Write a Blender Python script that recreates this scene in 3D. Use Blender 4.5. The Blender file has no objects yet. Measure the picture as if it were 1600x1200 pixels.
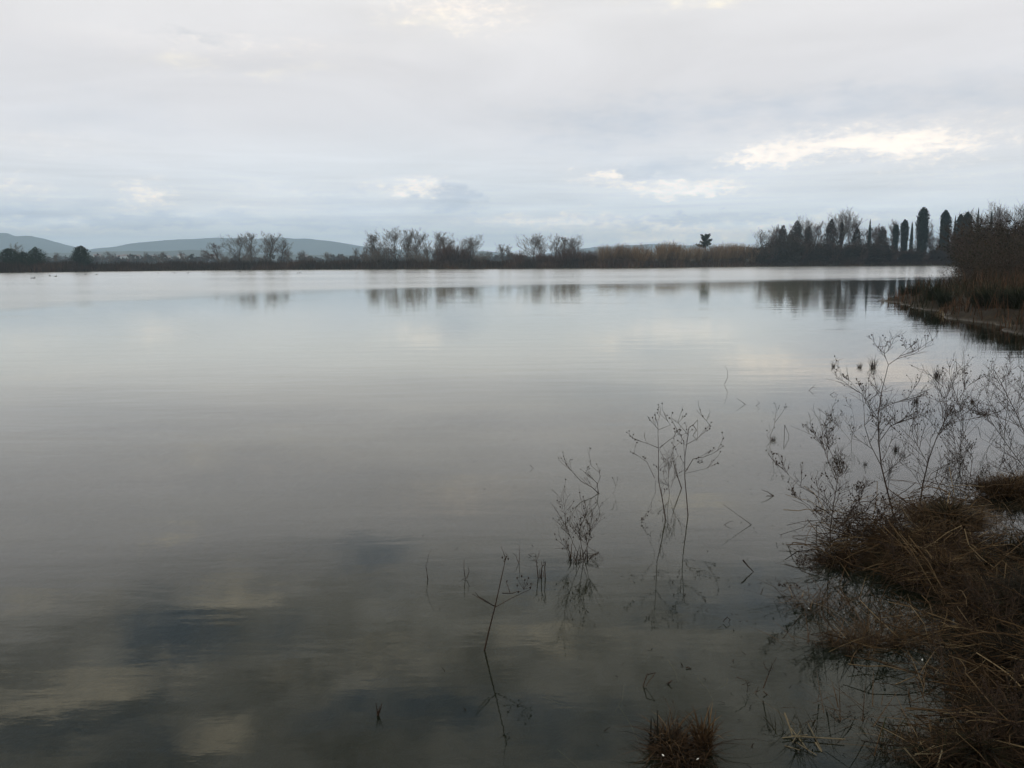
import bpy, math, random
import numpy as np
from mathutils import Matrix, Vector

S = bpy.context.scene
C = S.collection
R = math.radians

# ------------------------------------------------------------------ camera
F_PX, W, H = 1331.0, 1600, 1200
PITCH, ROLL, CAM_Z = R(8.16), R(0.36), 2.0
cam_d = bpy.data.cameras.new("camera")
cam = bpy.data.objects.new("camera", cam_d)
C.objects.link(cam)
S.camera = cam
cam_d.sensor_width = 36.0
cam_d.lens = 36.0 * F_PX / W
cam_d.clip_start = 0.05
cam_d.clip_end = 60000
_F = Vector((0, math.cos(PITCH), -math.sin(PITCH)))
_R0 = Vector((1, 0, 0))
_U0 = Vector((0, math.sin(PITCH), math.cos(PITCH)))
_R = _R0 * math.cos(ROLL) - _U0 * math.sin(ROLL)
_U = _R0 * math.sin(ROLL) + _U0 * math.cos(ROLL)
_m = Matrix((_R, _U, -_F)).transposed().to_4x4()
_m.translation = Vector((0, 0, CAM_Z))
cam.matrix_world = _m


def ray(x, y):
    return (_R * ((x - W / 2) / F_PX) - _U * ((y - H / 2) / F_PX) + _F)


def ground(x, y, z=0.0):
    """the point of the level z that photo pixel (x, y) looks at"""
    d = ray(x, y)
    t = (z - CAM_Z) / d.z
    return Vector((0, 0, CAM_Z)) + d * t


def at(x, y, Y):
    """the point at depth Y on the line of sight of photo pixel (x, y)"""
    d = ray(x, y)
    return Vector((0, 0, CAM_Z)) + d * (Y / d.y)


def azel(x, y):
    d = ray(x, y).normalized()
    return math.atan2(d.x, d.y), math.asin(d.z)


# ------------------------------------------------------------------ render / exposure
S.render.engine = 'CYCLES'
S.view_settings.view_transform = 'Standard'
S.view_settings.look = 'None'
S.view_settings.gamma = 1
S.view_settings.use_curve_mapping = False
S.view_settings.exposure = 0.10
S.cycles.use_denoising = True
S.cycles.max_bounces = 8
S.cycles.volume_bounces = 3
S.cycles.transparent_max_bounces = 16
S.cycles.caustics_reflective = False
S.cycles.caustics_refractive = False
S.cycles.volume_max_steps = 32

SUN_EL, SUN_AZ = R(16), R(215)     # low sun behind the cloud, behind and left of the viewer


# ------------------------------------------------------------------ node helper
class NT:
    def __init__(self, tree):
        self.t = tree
        self.N = tree.nodes
        self.L = tree.links

    def put(self, sock, v):
        if hasattr(v, 'links') or hasattr(v, 'is_output'):
            self.L.new(v, sock)
        else:
            sock.default_value = v

    def m(self, op, a, b=None, c=None, clamp=False):
        n = self.N.new('ShaderNodeMath')
        n.operation = op
        n.use_clamp = clamp
        self.put(n.inputs[0], a)
        if b is not None:
            self.put(n.inputs[1], b)
        if c is not None:
            self.put(n.inputs[2], c)
        return n.outputs[0]

    def add(self, a, b): return self.m('ADD', a, b)
    def sub(self, a, b): return self.m('SUBTRACT', a, b)
    def mul(self, a, b): return self.m('MULTIPLY', a, b)

    def smooth(self, v, lo, hi):
        n = self.N.new('ShaderNodeMapRange')
        n.interpolation_type = 'SMOOTHSTEP'
        self.put(n.inputs[0], v)
        n.inputs[1].default_value = lo
        n.inputs[2].default_value = hi
        return n.outputs[0]

    def lin(self, v, lo, hi, a, b):
        n = self.N.new('ShaderNodeMapRange')
        self.put(n.inputs[0], v)
        n.inputs[1].default_value = lo
        n.inputs[2].default_value = hi
        n.inputs[3].default_value = a
        n.inputs[4].default_value = b
        return n.outputs[0]

    def comb(self, x, y, z):
        n = self.N.new('ShaderNodeCombineXYZ')
        for i, v in enumerate((x, y, z)):
            self.put(n.inputs[i], v)
        return n.outputs[0]

    def sep(self, v):
        n = self.N.new('ShaderNodeSeparateXYZ')
        self.put(n.inputs[0], v)
        return n.outputs

    def noise(self, vec, scale=1.0, detail=4.0, rough=0.55, dist=0.0, col=False):
        n = self.N.new('ShaderNodeTexNoise')
        if vec is not None:
            self.put(n.inputs['Vector'], vec)
        n.inputs['Scale'].default_value = scale
        n.inputs['Detail'].default_value = detail
        n.inputs['Roughness'].default_value = rough
        n.inputs['Distortion'].default_value = dist
        return n.outputs['Color' if col else 'Fac']

    def ramp(self, fac, stops, interp='LINEAR'):
        n = self.N.new('ShaderNodeValToRGB')
        self.put(n.inputs[0], fac)
        cr = n.color_ramp
        cr.interpolation = interp
        while len(cr.elements) < len(stops):
            cr.elements.new(0.5)
        for e, (p, c) in zip(cr.elements, stops):
            e.position = p
            e.color = (*c, 1)
        return n.outputs[0]

    def mix(self, f, a, b, mode='MIX'):
        n = self.N.new('ShaderNodeMix')
        n.data_type = 'RGBA'
        n.blend_type = mode
        n.clamp_result = False
        self.put(n.inputs[0], f)
        self.put(n.inputs[6], a if not isinstance(a, tuple) else (*a, 1))
        self.put(n.inputs[7], b if not isinstance(b, tuple) else (*b, 1))
        return n.outputs[2]

    def mapping(self, vec, scale=(1, 1, 1), rot=(0, 0, 0)):
        n = self.N.new('ShaderNodeMapping')
        self.put(n.inputs[0], vec)
        n.inputs['Scale'].default_value = scale
        n.inputs['Rotation'].default_value = rot
        return n.outputs[0]


# ------------------------------------------------------------------ sky
world = bpy.data.worlds.new("World")
S.world = world
world.use_nodes = True
g = NT(world.node_tree)
for n in list(g.N):
    g.N.remove(n)
wo = g.N.new('ShaderNodeOutputWorld')
bg = g.N.new('ShaderNodeBackground')
sky = g.N.new('ShaderNodeTexSky')
sky.sky_type = 'NISHITA'
sky.sun_disc = False
sky.sun_elevation = SUN_EL
sky.sun_rotation = SUN_AZ
SKY_STRENGTH = 0.10
tc = g.N.new('ShaderNodeTexCoord')
dx, dy, dz = g.sep(tc.outputs['Generated'])
az = g.m('ARCTAN2', dx, dy)
el = g.m('ARCSINE', dz)
DEG = 180 / math.pi
azd, eld = g.mul(az, DEG), g.mul(el, DEG)
# soft overcast: paler overhead, blue-grey towards the horizon
elw = g.add(eld, g.mul(g.sub(g.noise(g.comb(g.mul(azd, 0.035), g.mul(eld, 0.12), 0.0), 1.0, 3), 0.5), 6.0))
base = g.ramp(g.lin(elw, 0, 24, 0, 1), [
    (0.00, (0.72, 0.77, 0.82)), (0.10, (0.735, 0.775, 0.815)), (0.22, (0.74, 0.76, 0.79)),
    (0.36, (0.775, 0.765, 0.785)), (0.50, (0.81, 0.79, 0.80)), (0.68, (0.83, 0.81, 0.805)), (1.0, (0.74, 0.72, 0.69))])
# warped direction for the placed cloud patches
wv = g.comb(g.mul(azd, 0.42), g.mul(eld, 1.1), 3.0)
wn = g.noise(wv, 1.0, 6, 0.62, col=True)
wr, wg_, wb = g.sep(wn)
wn2 = g.noise(g.comb(g.mul(azd, 1.5), g.mul(eld, 3.0), 9.0), 1.0, 5, 0.6, col=True)
wr2, wg2, wb2 = g.sep(wn2)
azw = g.add(g.add(azd, g.mul(g.sub(wr, 0.5), 8.0)), g.mul(g.sub(wr2, 0.5), 2.4))
elv = g.add(g.add(eld, g.mul(g.sub(wg_, 0.5), 2.6)), g.mul(g.sub(wg2, 0.5), 1.1))


def patch(x, y, sx, sy, amp):
    a, e = azel(x, y)
    e = abs(e)       # a cloud known from its mirror image in the lake stands as high above the horizon
    u = g.mul(g.sub(azw, a * DEG), 1 / (sx * 1.25 / F_PX * DEG))
    v = g.mul(g.sub(elv, e * DEG), 1 / (sy * 1.3 / F_PX * DEG))
    r2 = g.add(g.mul(u, u), g.mul(v, v))
    return g.mul(g.m('EXPONENT', g.mul(r2, -1)), amp)


def total(lst):
    acc = None
    for p in lst:
        v = patch(*p)
        acc = v if acc is None else g.add(acc, v)
    return acc


light = total([(1320, 220, 80, 13, 1.0), (1440, 226, 60, 11, .9), (1205, 243, 60, 9, .75), (1000, 288, 44, 10, .65), (955, 268, 26, 8, .7), (1045, 300, 34, 5, .6), (1130, 298, 36, 6, .7), (1170, 255, 30, 7, .8),
               (1090, 288, 44, 7, .6), (935, 275, 35, 14, .5), (1450, 262, 190, 40, .32),
               (650, 292, 48, 12, .95), (222, 303, 34, 11, .9), (720, 18, 90, 26, .8), (15, 290, 40, 16, .55),
               (850, 340, 130, 7, .6), (1070, 364, 170, 12, 1.0), (820, 352, 110, 6, .6), (370, 70, 170, 12, .4), (420, 300, 90, 10, .3),
               (60, 225, 90, 14, .35), (1560, 190, 110, 22, .3), (90, 358, 130, 6, .45), (370, 323, 100, 6, .35), (1290, 345, 120, 8, .35)])
dark = total([(712, 312, 36, 18, .9), (575, 318, 95, 16, .55), (950, 348, 130, 7, .7), (700, 300, 26, 9, .9), (975, 275, 30, 7, .8), (1060, 345, 16, 6, .9), (1080, 356, 14, 6, .9), (1060, 262, 150, 14, .5),
              (1280, 165, 330, 26, .55), (240, 342, 260, 8, .6), (60, 322, 130, 16, .45), (1180, 336, 200, 5, .6),
              (930, 210, 120, 30, .35), (1330, 246, 40, 5, .5), (1075, 350, 22, 8, .6), (620, 352, 220, 5, .4), (150, 180, 130, 40, .3)])
fray = g.noise(g.comb(g.mul(azd, 1.25), g.mul(eld, 2.6), 7.0), 1.0, 9, 0.68)
lw = g.m('MINIMUM', g.mul(light, 2.5), 1.0)
lcore = g.smooth(g.add(light, g.mul(g.mul(g.sub(fray, 0.5), 3.0), lw)), 0.25, 1.9)
lightm = g.m('MINIMUM', g.add(g.mul(lcore, 0.85), g.mul(g.m('MINIMUM', light, 1.2), 0.25)), 1.0)
soft = g.noise(g.comb(g.mul(azd, 0.30), g.mul(eld, 0.9), 17.0), 1.0, 4, 0.5)
darkm = g.m('MINIMUM', g.smooth(g.mul(dark, g.add(1.0, g.mul(g.sub(soft, 0.5), -2.0))), 0.05, 1.1), 1.0)
c1 = g.mix(g.mul(darkm, 0.9), base, (0.55, 0.605, 0.69))
c2 = g.mix(lightm, c1, (1.22, 1.09, 0.96))
# long thin streaks low down
stre = g.noise(g.comb(g.mul(azd, 0.10), g.mul(eld, 1.9), 1.0), 1.0, 5, 0.6, 0.4)
low = g.m('SUBTRACT', 1.0, g.smooth(eld, 2.0, 9.0))
sfac = g.add(1.0, g.mul(g.mul(g.sub(stre, 0.5), 0.6), low))
broad = g.noise(g.comb(g.mul(azd, 0.05), g.mul(eld, 0.22), 5.0), 1.0, 5, 0.55, 0.6)
sfac = g.mul(sfac, g.add(1.0, g.mul(g.sub(broad, 0.5), 0.34)))
hz = g.add(1.0, g.mul(g.m('EXPONENT', g.mul(g.m('MAXIMUM', eld, 0.0), -0.33)), 1.35))
sfac = g.mul(sfac, hz)
c3 = g.mix(1.0, c2, g.comb(sfac, sfac, sfac), 'MULTIPLY')
# broken cloud higher up, with blue gaps, laid out on a level cloud deck
inv = g.m('DIVIDE', 1.0, g.m('MAXIMUM', g.add(dz, 0.10), 0.05))
deck = g.comb(g.mul(dx, inv), g.mul(dy, inv), 0.0)
n1 = g.noise(deck, 2.6, 7, 0.55, 0.5)
n2 = g.noise(deck, 5.2, 6, 0.6, 0.3)
up = g.smooth(eld, 17.0, 24.0)
hi_l = total([(130, 1075, 150, 22, 1.0), (350, 1155, 60, 16, .9), (370, 930, 70, 22, .8), (700, 752, 100, 18, .3), (390, 706, 130, 18, .18), (250, 840, 50, 7, .9),
              (560, 1040, 120, 26, .5), (1080, 800, 120, 24, .45), (40, 960, 110, 26, .55), (860, 1000, 120, 30, .5), (420, 870, 60, 12, .3), (1150, 1000, 90, 24, .35), (520, 690, 200, 14, .15)])
hi_d = total([(258, 990, 48, 46, 1.3), (590, 868, 70, 20, .9), (810, 905, 90, 30, .75), (1180, 930, 100, 44, .9), (330, 1010, 90, 16, .5), (60, 1140, 150, 26, 1.0), (620, 1110, 160, 26, .9),
              (1000, 960, 90, 20, .5), (330, 745, 120, 8, .35), (480, 850, 60, 12, .4), (430, 1000, 80, 40, .35), (900, 1140, 200, 40, .8)])
hnoise = g.noise(g.comb(g.mul(azd, 0.22), g.mul(eld, 0.55), 27.0), 1.0, 6, 0.6)
gap = g.m('MINIMUM', g.add(g.mul(g.smooth(n1, 0.54, 0.70), g.mul(up, 0.8)), g.smooth(g.add(hi_d, g.mul(g.m('MINIMUM', g.mul(hi_d, 2.0), 1.0), g.mul(g.sub(hnoise, 0.5), 2.6))), 0.05, 1.5)), 1.0)
glow = g.smooth(g.add(hi_l, g.mul(g.m('MINIMUM', g.mul(hi_l, 2.0), 1.0), g.mul(g.sub(hnoise, 0.5), 3.0))), 0.10, 1.3)
zen = g.add(1.0, g.mul(g.smooth(eld, 35.0, 65.0), 1.2))  # overhead sky, out of view, brightened to add light to haze and land
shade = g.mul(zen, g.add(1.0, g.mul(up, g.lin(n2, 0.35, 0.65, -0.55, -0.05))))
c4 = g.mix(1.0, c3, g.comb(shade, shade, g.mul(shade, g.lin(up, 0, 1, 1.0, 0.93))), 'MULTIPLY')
skyc = g.mix(1.0, sky.outputs[0], (SKY_STRENGTH,) * 3, 'MULTIPLY')
gapc = g.mix(0.25, skyc, (0.30, 0.38, 0.48))
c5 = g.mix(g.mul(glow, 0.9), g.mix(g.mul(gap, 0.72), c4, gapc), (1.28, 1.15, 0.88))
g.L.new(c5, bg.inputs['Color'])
bg.inputs['Strength'].default_value = 1.0
g.L.new(bg.outputs[0], wo.inputs['Surface'])
world.cycles.sampling_method = 'MANUAL'
world.cycles.sample_map_resolution = 512

sun_d = bpy.data.lights.new("sun", 'SUN')
sun = bpy.data.objects.new("sun", sun_d)
C.objects.link(sun)
sun_d.energy = 0.8
sun_d.angle = R(25)
sun_d.color = (1.0, 0.88, 0.76)
_sd = Vector((math.sin(SUN_AZ) * math.cos(SUN_EL), math.cos(SUN_AZ) * math.cos(SUN_EL), math.sin(SUN_EL)))
sun.rotation_euler = (-_sd).to_track_quat('-Z', 'Y').to_euler()


# ------------------------------------------------------------------ materials
def new_mat(name):
    m = bpy.data.materials.new(name)
    m.use_nodes = True
    t = NT(m.node_tree)
    b = m.node_tree.nodes['Principled BSDF']
    b.inputs['Specular IOR Level'].default_value = 0.15
    return m, t, b


def tint_mat(name, stops, rough=0.85, nscale=3.0, ntscale=0.35, trans=0.0):
    """colour along a ramp: per-piece attribute 'tint' plus a little noise in world space"""
    m, t, b = new_mat(name)
    a = t.N.new('ShaderNodeAttribute')
    a.attribute_name = 'tint'
    geo = t.N.new('ShaderNodeNewGeometry')
    n = t.noise(geo.outputs['Position'], nscale, 3)
    f = t.add(a.outputs['Fac'], t.mul(t.sub(n, 0.5), ntscale))
    col = t.ramp(f, stops)
    t.L.new(col, b.inputs['Base Color'])
    b.inputs['Roughness'].default_value = rough
    if trans:
        tr = t.N.new('ShaderNodeBsdfTranslucent')
        t.L.new(col, tr.inputs[0])
        mx = t.N.new('ShaderNodeMixShader')
        mx.inputs[0].default_value = trans
        t.L.new(b.outputs[0], mx.inputs[1])
        t.L.new(tr.outputs[0], mx.inputs[2])
        t.L.new(mx.outputs[0], t.N['Material Output'].inputs[0])
    return m


M = {}
M['bark'] = tint_mat('bark', [(0, (.035, .028, .024)), (1, (.10, .085, .072))])
M['twig_grey'] = tint_mat('twig_grey', [(0, (.075, .062, .056)), (1, (.19, .16, .14))])
M['twig_red'] = tint_mat('twig_red', [(0, (.040, .024, .021)), (1, (.13, .075, .060))])
M['willow'] = tint_mat('willow', [(0, (.070, .044, .026)), (1, (.30, .20, .12))])
M['twig_brown'] = tint_mat('twig_brown', [(0, (0.0238, 0.0179, 0.0136)), (1, (0.0808, 0.0553, 0.0382))])
M['olive'] = tint_mat('olive', [(0, (0.0135, 0.0135, 0.0067)), (.6, (0.0300, 0.0255, 0.0120)), (1, (0.0638, 0.0450, 0.0210))], trans=.15)
M['evergreen'] = tint_mat('evergreen', [(0, (0.0064, 0.0128, 0.0080)), (1, (0.0208, 0.0384, 0.0208))], trans=.1)
M['cypress'] = tint_mat('cypress', [(0, (0.0048, 0.0112, 0.0088)), (1, (0.0160, 0.0288, 0.0192))], trans=.1)
M['ivy'] = tint_mat('ivy', [(0, (.016, .013, .009)), (.6, (.036, .026, .017)), (1, (.075, .036, .026))], trans=.1)
M['rust'] = tint_mat('rust', [(0, (0.0176, 0.0120, 0.0080)), (1, (0.0640, 0.0336, 0.0208))], trans=.1)
M['reed_far'] = tint_mat('reed_far', [(0, (0.0160, 0.0112, 0.0088)), (.5, (0.0480, 0.0288, 0.0216)), (1, (0.1520, 0.0840, 0.0560))], nscale=.12, ntscale=.9)
M['reed_bank'] = tint_mat('reed_bank', [(0, (0.0180, 0.0210, 0.0105)), (.25, (0.0255, 0.0195, 0.0112)), (.55, (0.0660, 0.0360, 0.0210)), (.9, (0.1275, 0.0713, 0.0413)), (1, (0.1125, 0.0675, 0.0375))], nscale=.5, ntscale=.7)
M['sedge'] = tint_mat('sedge', [(0, (0.0070, 0.0098, 0.0049)), (1, (0.0196, 0.0266, 0.0112))], nscale=1.0)
M['straw'] = tint_mat('straw', [(0, (0.0159, 0.0101, 0.0058)), (.35, (0.0433, 0.0260, 0.0130)), (.75, (0.0939, 0.0592, 0.0303)), (1, (0.2167, 0.1626, 0.0939))], nscale=4, ntscale=.45, trans=.15)
M['rust_straw'] = tint_mat('rust_straw', [(0, (0.0117, 0.0076, 0.0047)), (.5, (0.0386, 0.0222, 0.0111)), (.8, (0.0673, 0.0410, 0.0211)), (1, (0.1404, 0.0965, 0.0527))], nscale=6, ntscale=.4, trans=.15)
M['pale_straw'] = tint_mat('pale_straw', [(0, (.07, .055, .034)), (1, (.22, .185, .12))], nscale=5, trans=.1)
M['mudgrass'] = tint_mat('mudgrass', [(0, (0.0050, 0.0044, 0.0025)), (.55, (0.0164, 0.0126, 0.0063)), (.85, (0.0176, 0.0227, 0.0088)), (1, (0.0630, 0.0473, 0.0221))], nscale=3, ntscale=.5, trans=.1)
M['stem_dark'] = tint_mat('stem_dark', [(0, (.014, .010, .008)), (1, (.062, .041, .029))], nscale=8, rough=.6)
M['stem_brown'] = tint_mat('stem_brown', [(0, (0.0180, 0.0117, 0.0090)), (1, (0.0675, 0.0450, 0.0306))], nscale=8, rough=.7)
M['seed'] = tint_mat('seed', [(0, (.012, .009, .007)), (1, (.05, .034, .026))], nscale=8)
M['feather'] = tint_mat('feather', [(0, (.55, .54, .52)), (1, (.7, .7, .68))])
M['duck'] = tint_mat('duck', [(0, (.02, .017, .015)), (1, (.06, .045, .035))])
M['duck_bill'] = tint_mat('duck_bill', [(0, (.20, .15, .04)), (1, (.25, .2, .06))])
M['house_wall'] = tint_mat('house_wall', [(0, (.55, .50, .44)), (1, (.72, .70, .66))])
M['house_roof'] = tint_mat('house_roof', [(0, (.22, .10, .07)), (1, (.30, .15, .10))])
M['window'] = tint_mat('window', [(0, (.02, .025, .03)), (1, (.04, .045, .05))], rough=.2)

# wet earth, darker and smoother where low
m, t, b = new_mat('earth')
geo = t.N.new('ShaderNodeNewGeometry')
pos = geo.outputs['Position']
px_, py_, pz_ = t.sep(pos)
n = t.noise(pos, 2.3, 8, 0.65)
nb = t.noise(pos, 0.05, 5, 0.6)
near = t.ramp(n, [(.3, (.010, .008, .006)), (.55, (.026, .019, .012)), (.8, (.060, .042, .024))])
far = t.ramp(nb, [(.3, (.035, .030, .018)), (.55, (.050, .048, .024)), (.75, (.080, .062, .040))])
t.L.new(t.mix(t.smooth(py_, 30, 120), near, far), b.inputs['Base Color'])
t.L.new(t.lin(pz_, 0.0, 0.08, 0.30, 0.9), b.inputs['Roughness'])
bp = t.N.new('ShaderNodeBump')
bp.inputs['Strength'].default_value = .6
bp.inputs['Distance'].default_value = .04
t.L.new(t.noise(pos, 14, 6, .7), bp.inputs['Height'])
t.L.new(bp.outputs[0], b.inputs['Normal'])
M['earth'] = m

m, t, b = new_mat('hill_woods')
geo = t.N.new('ShaderNodeNewGeometry')
nb = t.noise(geo.outputs['Position'], 0.006, 8, 0.65)
t.L.new(t.ramp(nb, [(.3, (.06, .07, .065)), (.55, (.09, .10, .09)), (.75, (.15, .15, .12))]), b.inputs['Base Color'])
b.inputs['Roughness'].default_value = .95
M['hill'] = m

# water: fresnel mirror over turbid brown-green water one can see a little way into
m = bpy.data.materials.new('lake_water')
m.use_nodes = True
t = NT(m.node_tree)
for n in list(t.N):
    if n.type != 'OUTPUT_MATERIAL':
        t.N.remove(n)
out = t.N['Material Output']
geo = t.N.new('ShaderNodeNewGeometry')
pos = geo.outputs['Position']
X, Y, Z = t.sep(pos)
# the ruffled water begins along a line that comes nearer on the left
wob = t.mul(t.sub(t.noise(t.mapping(pos, (.02, .05, .05)), 1.0, 4), .5), 14.0)
bear = t.m('DIVIDE', X, t.m('MAXIMUM', Y, 1.0))
edge = t.add(t.add(t.mul(t.m('MAXIMUM', t.m('MINIMUM', bear, 0.0), -.75), 62.0), t.mul(t.m('MINIMUM', t.m('MAXIMUM', bear, 0.0), .6), 32.0)), 74.0)
dd = t.add(t.sub(Y, edge), wob)
wind = t.smooth(t.add(t.m('DIVIDE', dd, edge), t.mul(t.sub(t.noise(t.mapping(pos, (.03, .22, 1)), 1.0, 5, .6), .5), .30)), -.20, .16)
lane = t.noise(t.mapping(pos, (.012, .05, .05)), 1.0, 4, .6)
wind = t.mul(wind, t.lin(lane, .35, .65, .75, 1.0))
catp = t.smooth(t.noise(t.mapping(pos, (.10, .28, .2), (0, 0, .25)), 1.0, 4, .6), .5, .72)
rip = t.noise(t.mapping(pos, (1.6, 5.5, 1), (0, 0, .18)), 1.0, 4, .55, .3)
swell = t.noise(t.mapping(pos, (.35, 1.3, 1), (0, 0, -.1)), 1.0, 3, .5, .3)
fine = t.noise(t.mapping(pos, (7, 19, 1), (0, 0, .1)), 1.0, 3, .5, .2)
hgt = t.add(t.mul(fine, t.lin(catp, 0, 1, .04, .14)), t.add(t.mul(rip, t.lin(catp, 0, 1, .12, .50)), t.mul(swell, .8)))
bp = t.N.new('ShaderNodeBump')
bp.inputs['Strength'].default_value = 1.0
bp.inputs['Distance'].default_value = .0055
t.L.new(hgt, bp.inputs['Height'])
fr = t.N.new('ShaderNodeFresnel')
fr.inputs['IOR'].default_value = 1.39
t.L.new(bp.outputs[0], fr.inputs['Normal'])
gl = t.N.new('ShaderNodeBsdfGlossy')
gl.distribution = 'GGX'
gl.inputs['Color'].default_value = (.97, .97, .97, 1)
t.L.new(t.add(t.lin(catp, 0, 1, .006, .035), t.mul(wind, .20)), gl.inputs['Roughness'])
t.L.new(bp.outputs[0], gl.inputs['Normal'])
df = t.N.new('ShaderNodeBsdfDiffuse')
water_lift = t.smooth(t.add(Y, t.mul(t.sub(t.noise(t.mapping(pos, (.25, .4, 1)), 1.0, 4), .5), 7.0)), 2.5, 20.0)  # water colour made paler farther out, standing in for brighter reflected sky
water_lift = t.mul(water_lift, t.m('SUBTRACT', 1.0, t.smooth(bear, .25, .47)))
t.L.new(t.mix(water_lift, (.010, .016, .011), (.34, .325, .24)), df.inputs['Color'])
tr = t.N.new('ShaderNodeBsdfTransparent')
tr.inputs['Color'].default_value = (.72, .74, .56, 1)
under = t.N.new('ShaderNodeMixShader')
t.L.new(t.lin(water_lift, 0, 1, .5, .0), under.inputs[0])
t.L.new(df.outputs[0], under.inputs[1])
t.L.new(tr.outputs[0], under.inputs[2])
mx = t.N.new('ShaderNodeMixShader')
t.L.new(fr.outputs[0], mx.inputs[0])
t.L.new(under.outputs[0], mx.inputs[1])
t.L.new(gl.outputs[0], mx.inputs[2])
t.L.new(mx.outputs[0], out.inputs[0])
M['water'] = m


# ------------------------------------------------------------------ mesh helpers
def mesh_from(name, V, Fc, mat, tint=None):
    """V (n,3) array; Fc (m,k) array or a list of such arrays; one material; tint per vertex"""
    V = np.asarray(V, dtype=np.float32).reshape(-1, 3)
    me = bpy.data.meshes.new(name)
    if isinstance(Fc, np.ndarray):
        Fc = [Fc]
    me.vertices.add(len(V))
    me.vertices.foreach_set('co', V.ravel())
    loops = np.concatenate([f.ravel() for f in Fc]).astype(np.int32)
    sizes = np.concatenate([np.full(len(f), f.shape[1], dtype=np.int32) for f in Fc])
    starts = np.concatenate([[0], np.cumsum(sizes)[:-1]]).astype(np.int32)
    me.loops.add(len(loops))
    me.loops.foreach_set('vertex_index', loops)
    me.polygons.add(len(sizes))
    me.polygons.foreach_set('loop_start', starts)
    me.update(calc_edges=True)
    a = me.attributes.new('tint', 'FLOAT', 'POINT')
    if tint is None:
        tint = np.full(len(V), .5, dtype=np.float32)
    a.data.foreach_set('value', np.asarray(tint, dtype=np.float32))
    me.materials.append(mat)
    return me


def link(name, me, parent=None, loc=(0, 0, 0)):
    o = bpy.data.objects.new(name, me)
    C.objects.link(o)
    o.location = loc
    if parent is not None:
        o.parent = parent
    return o


def thing(name, label, cat, loc=(0, 0, 0), rz=0.0, group=None, scale=1.0):
    o = bpy.data.objects.new(name, None)
    C.objects.link(o)
    o.empty_display_size = .2
    o.location = loc
    o.rotation_euler = (0, 0, rz)
    o.scale = (scale,) * 3 if not isinstance(scale, tuple) else scale
    o['label'] = label
    o['category'] = cat
    if group:
        o['group'] = group
    return o


def tag(o, label=None, cat=None, group=None, kind=None):
    if label: o['label'] = label
    if cat: o['category'] = cat
    if group: o['group'] = group
    if kind: o['kind'] = kind
    return o


def dup(root, label, loc, rz, scale):
    r = root.copy()
    C.objects.link(r)
    r.location = loc
    r.rotation_euler = (0, 0, rz)
    r.scale = scale if isinstance(scale, tuple) else (scale,) * 3
    r['label'] = label
    for ch in list(root.children):
        c = ch.copy()
        C.objects.link(c)
        c.parent = r
    return r


def smooth_shade(me):
    me.polygons.foreach_set('use_smooth', np.ones(len(me.polygons), dtype=bool))


def tubes(P0, P1, R0, R1, sides=3):
    P0 = np.asarray(P0, float).reshape(-1, 3)
    P1 = np.asarray(P1, float).reshape(-1, 3)
    R0 = np.asarray(R0, float)
    R1 = np.asarray(R1, float)
    n = len(P0)
    d = P1 - P0
    d /= np.maximum(np.linalg.norm(d, axis=1, keepdims=True), 1e-9)
    ref = np.where(np.abs(d[:, 2:3]) > .9, np.array([[1., 0, 0]]), np.array([[0, 0, 1.]]))
    u = np.cross(d, ref)
    u /= np.linalg.norm(u, axis=1, keepdims=True)
    v = np.cross(d, u)
    ang = np.arange(sides) / sides * 2 * math.pi
    ring = np.cos(ang)[None, :, None] * u[:, None, :] + np.sin(ang)[None, :, None] * v[:, None, :]
    A = P0[:, None, :] + ring * R0[:, None, None]
    B = P1[:, None, :] + ring * R1[:, None, None]
    V = np.concatenate([A, B], axis=1).reshape(-1, 3)
    k = np.arange(sides)
    k2 = (k + 1) % sides
    q = np.stack([k, k2, k2 + sides, k + sides], axis=1)
    Fc = (q[None] + (np.arange(n) * 2 * sides)[:, None, None]).reshape(-1, 4)
    return V, Fc


class Segs:
    def __init__(self):
        self.a, self.b, self.r, self.s, self.t = [], [], [], [], []

    def add(self, p, q, r, s, t=.5):
        self.a.append(tuple(p)); self.b.append(tuple(q)); self.r.append(r); self.s.append(s); self.t.append(t)

    def mesh(self, name, mat, sides=3):
        V, Fc = tubes(self.a, self.b, self.r, self.s, sides)
        return mesh_from(name, V, Fc, mat, np.repeat(np.array(self.t), sides * 2))


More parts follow.
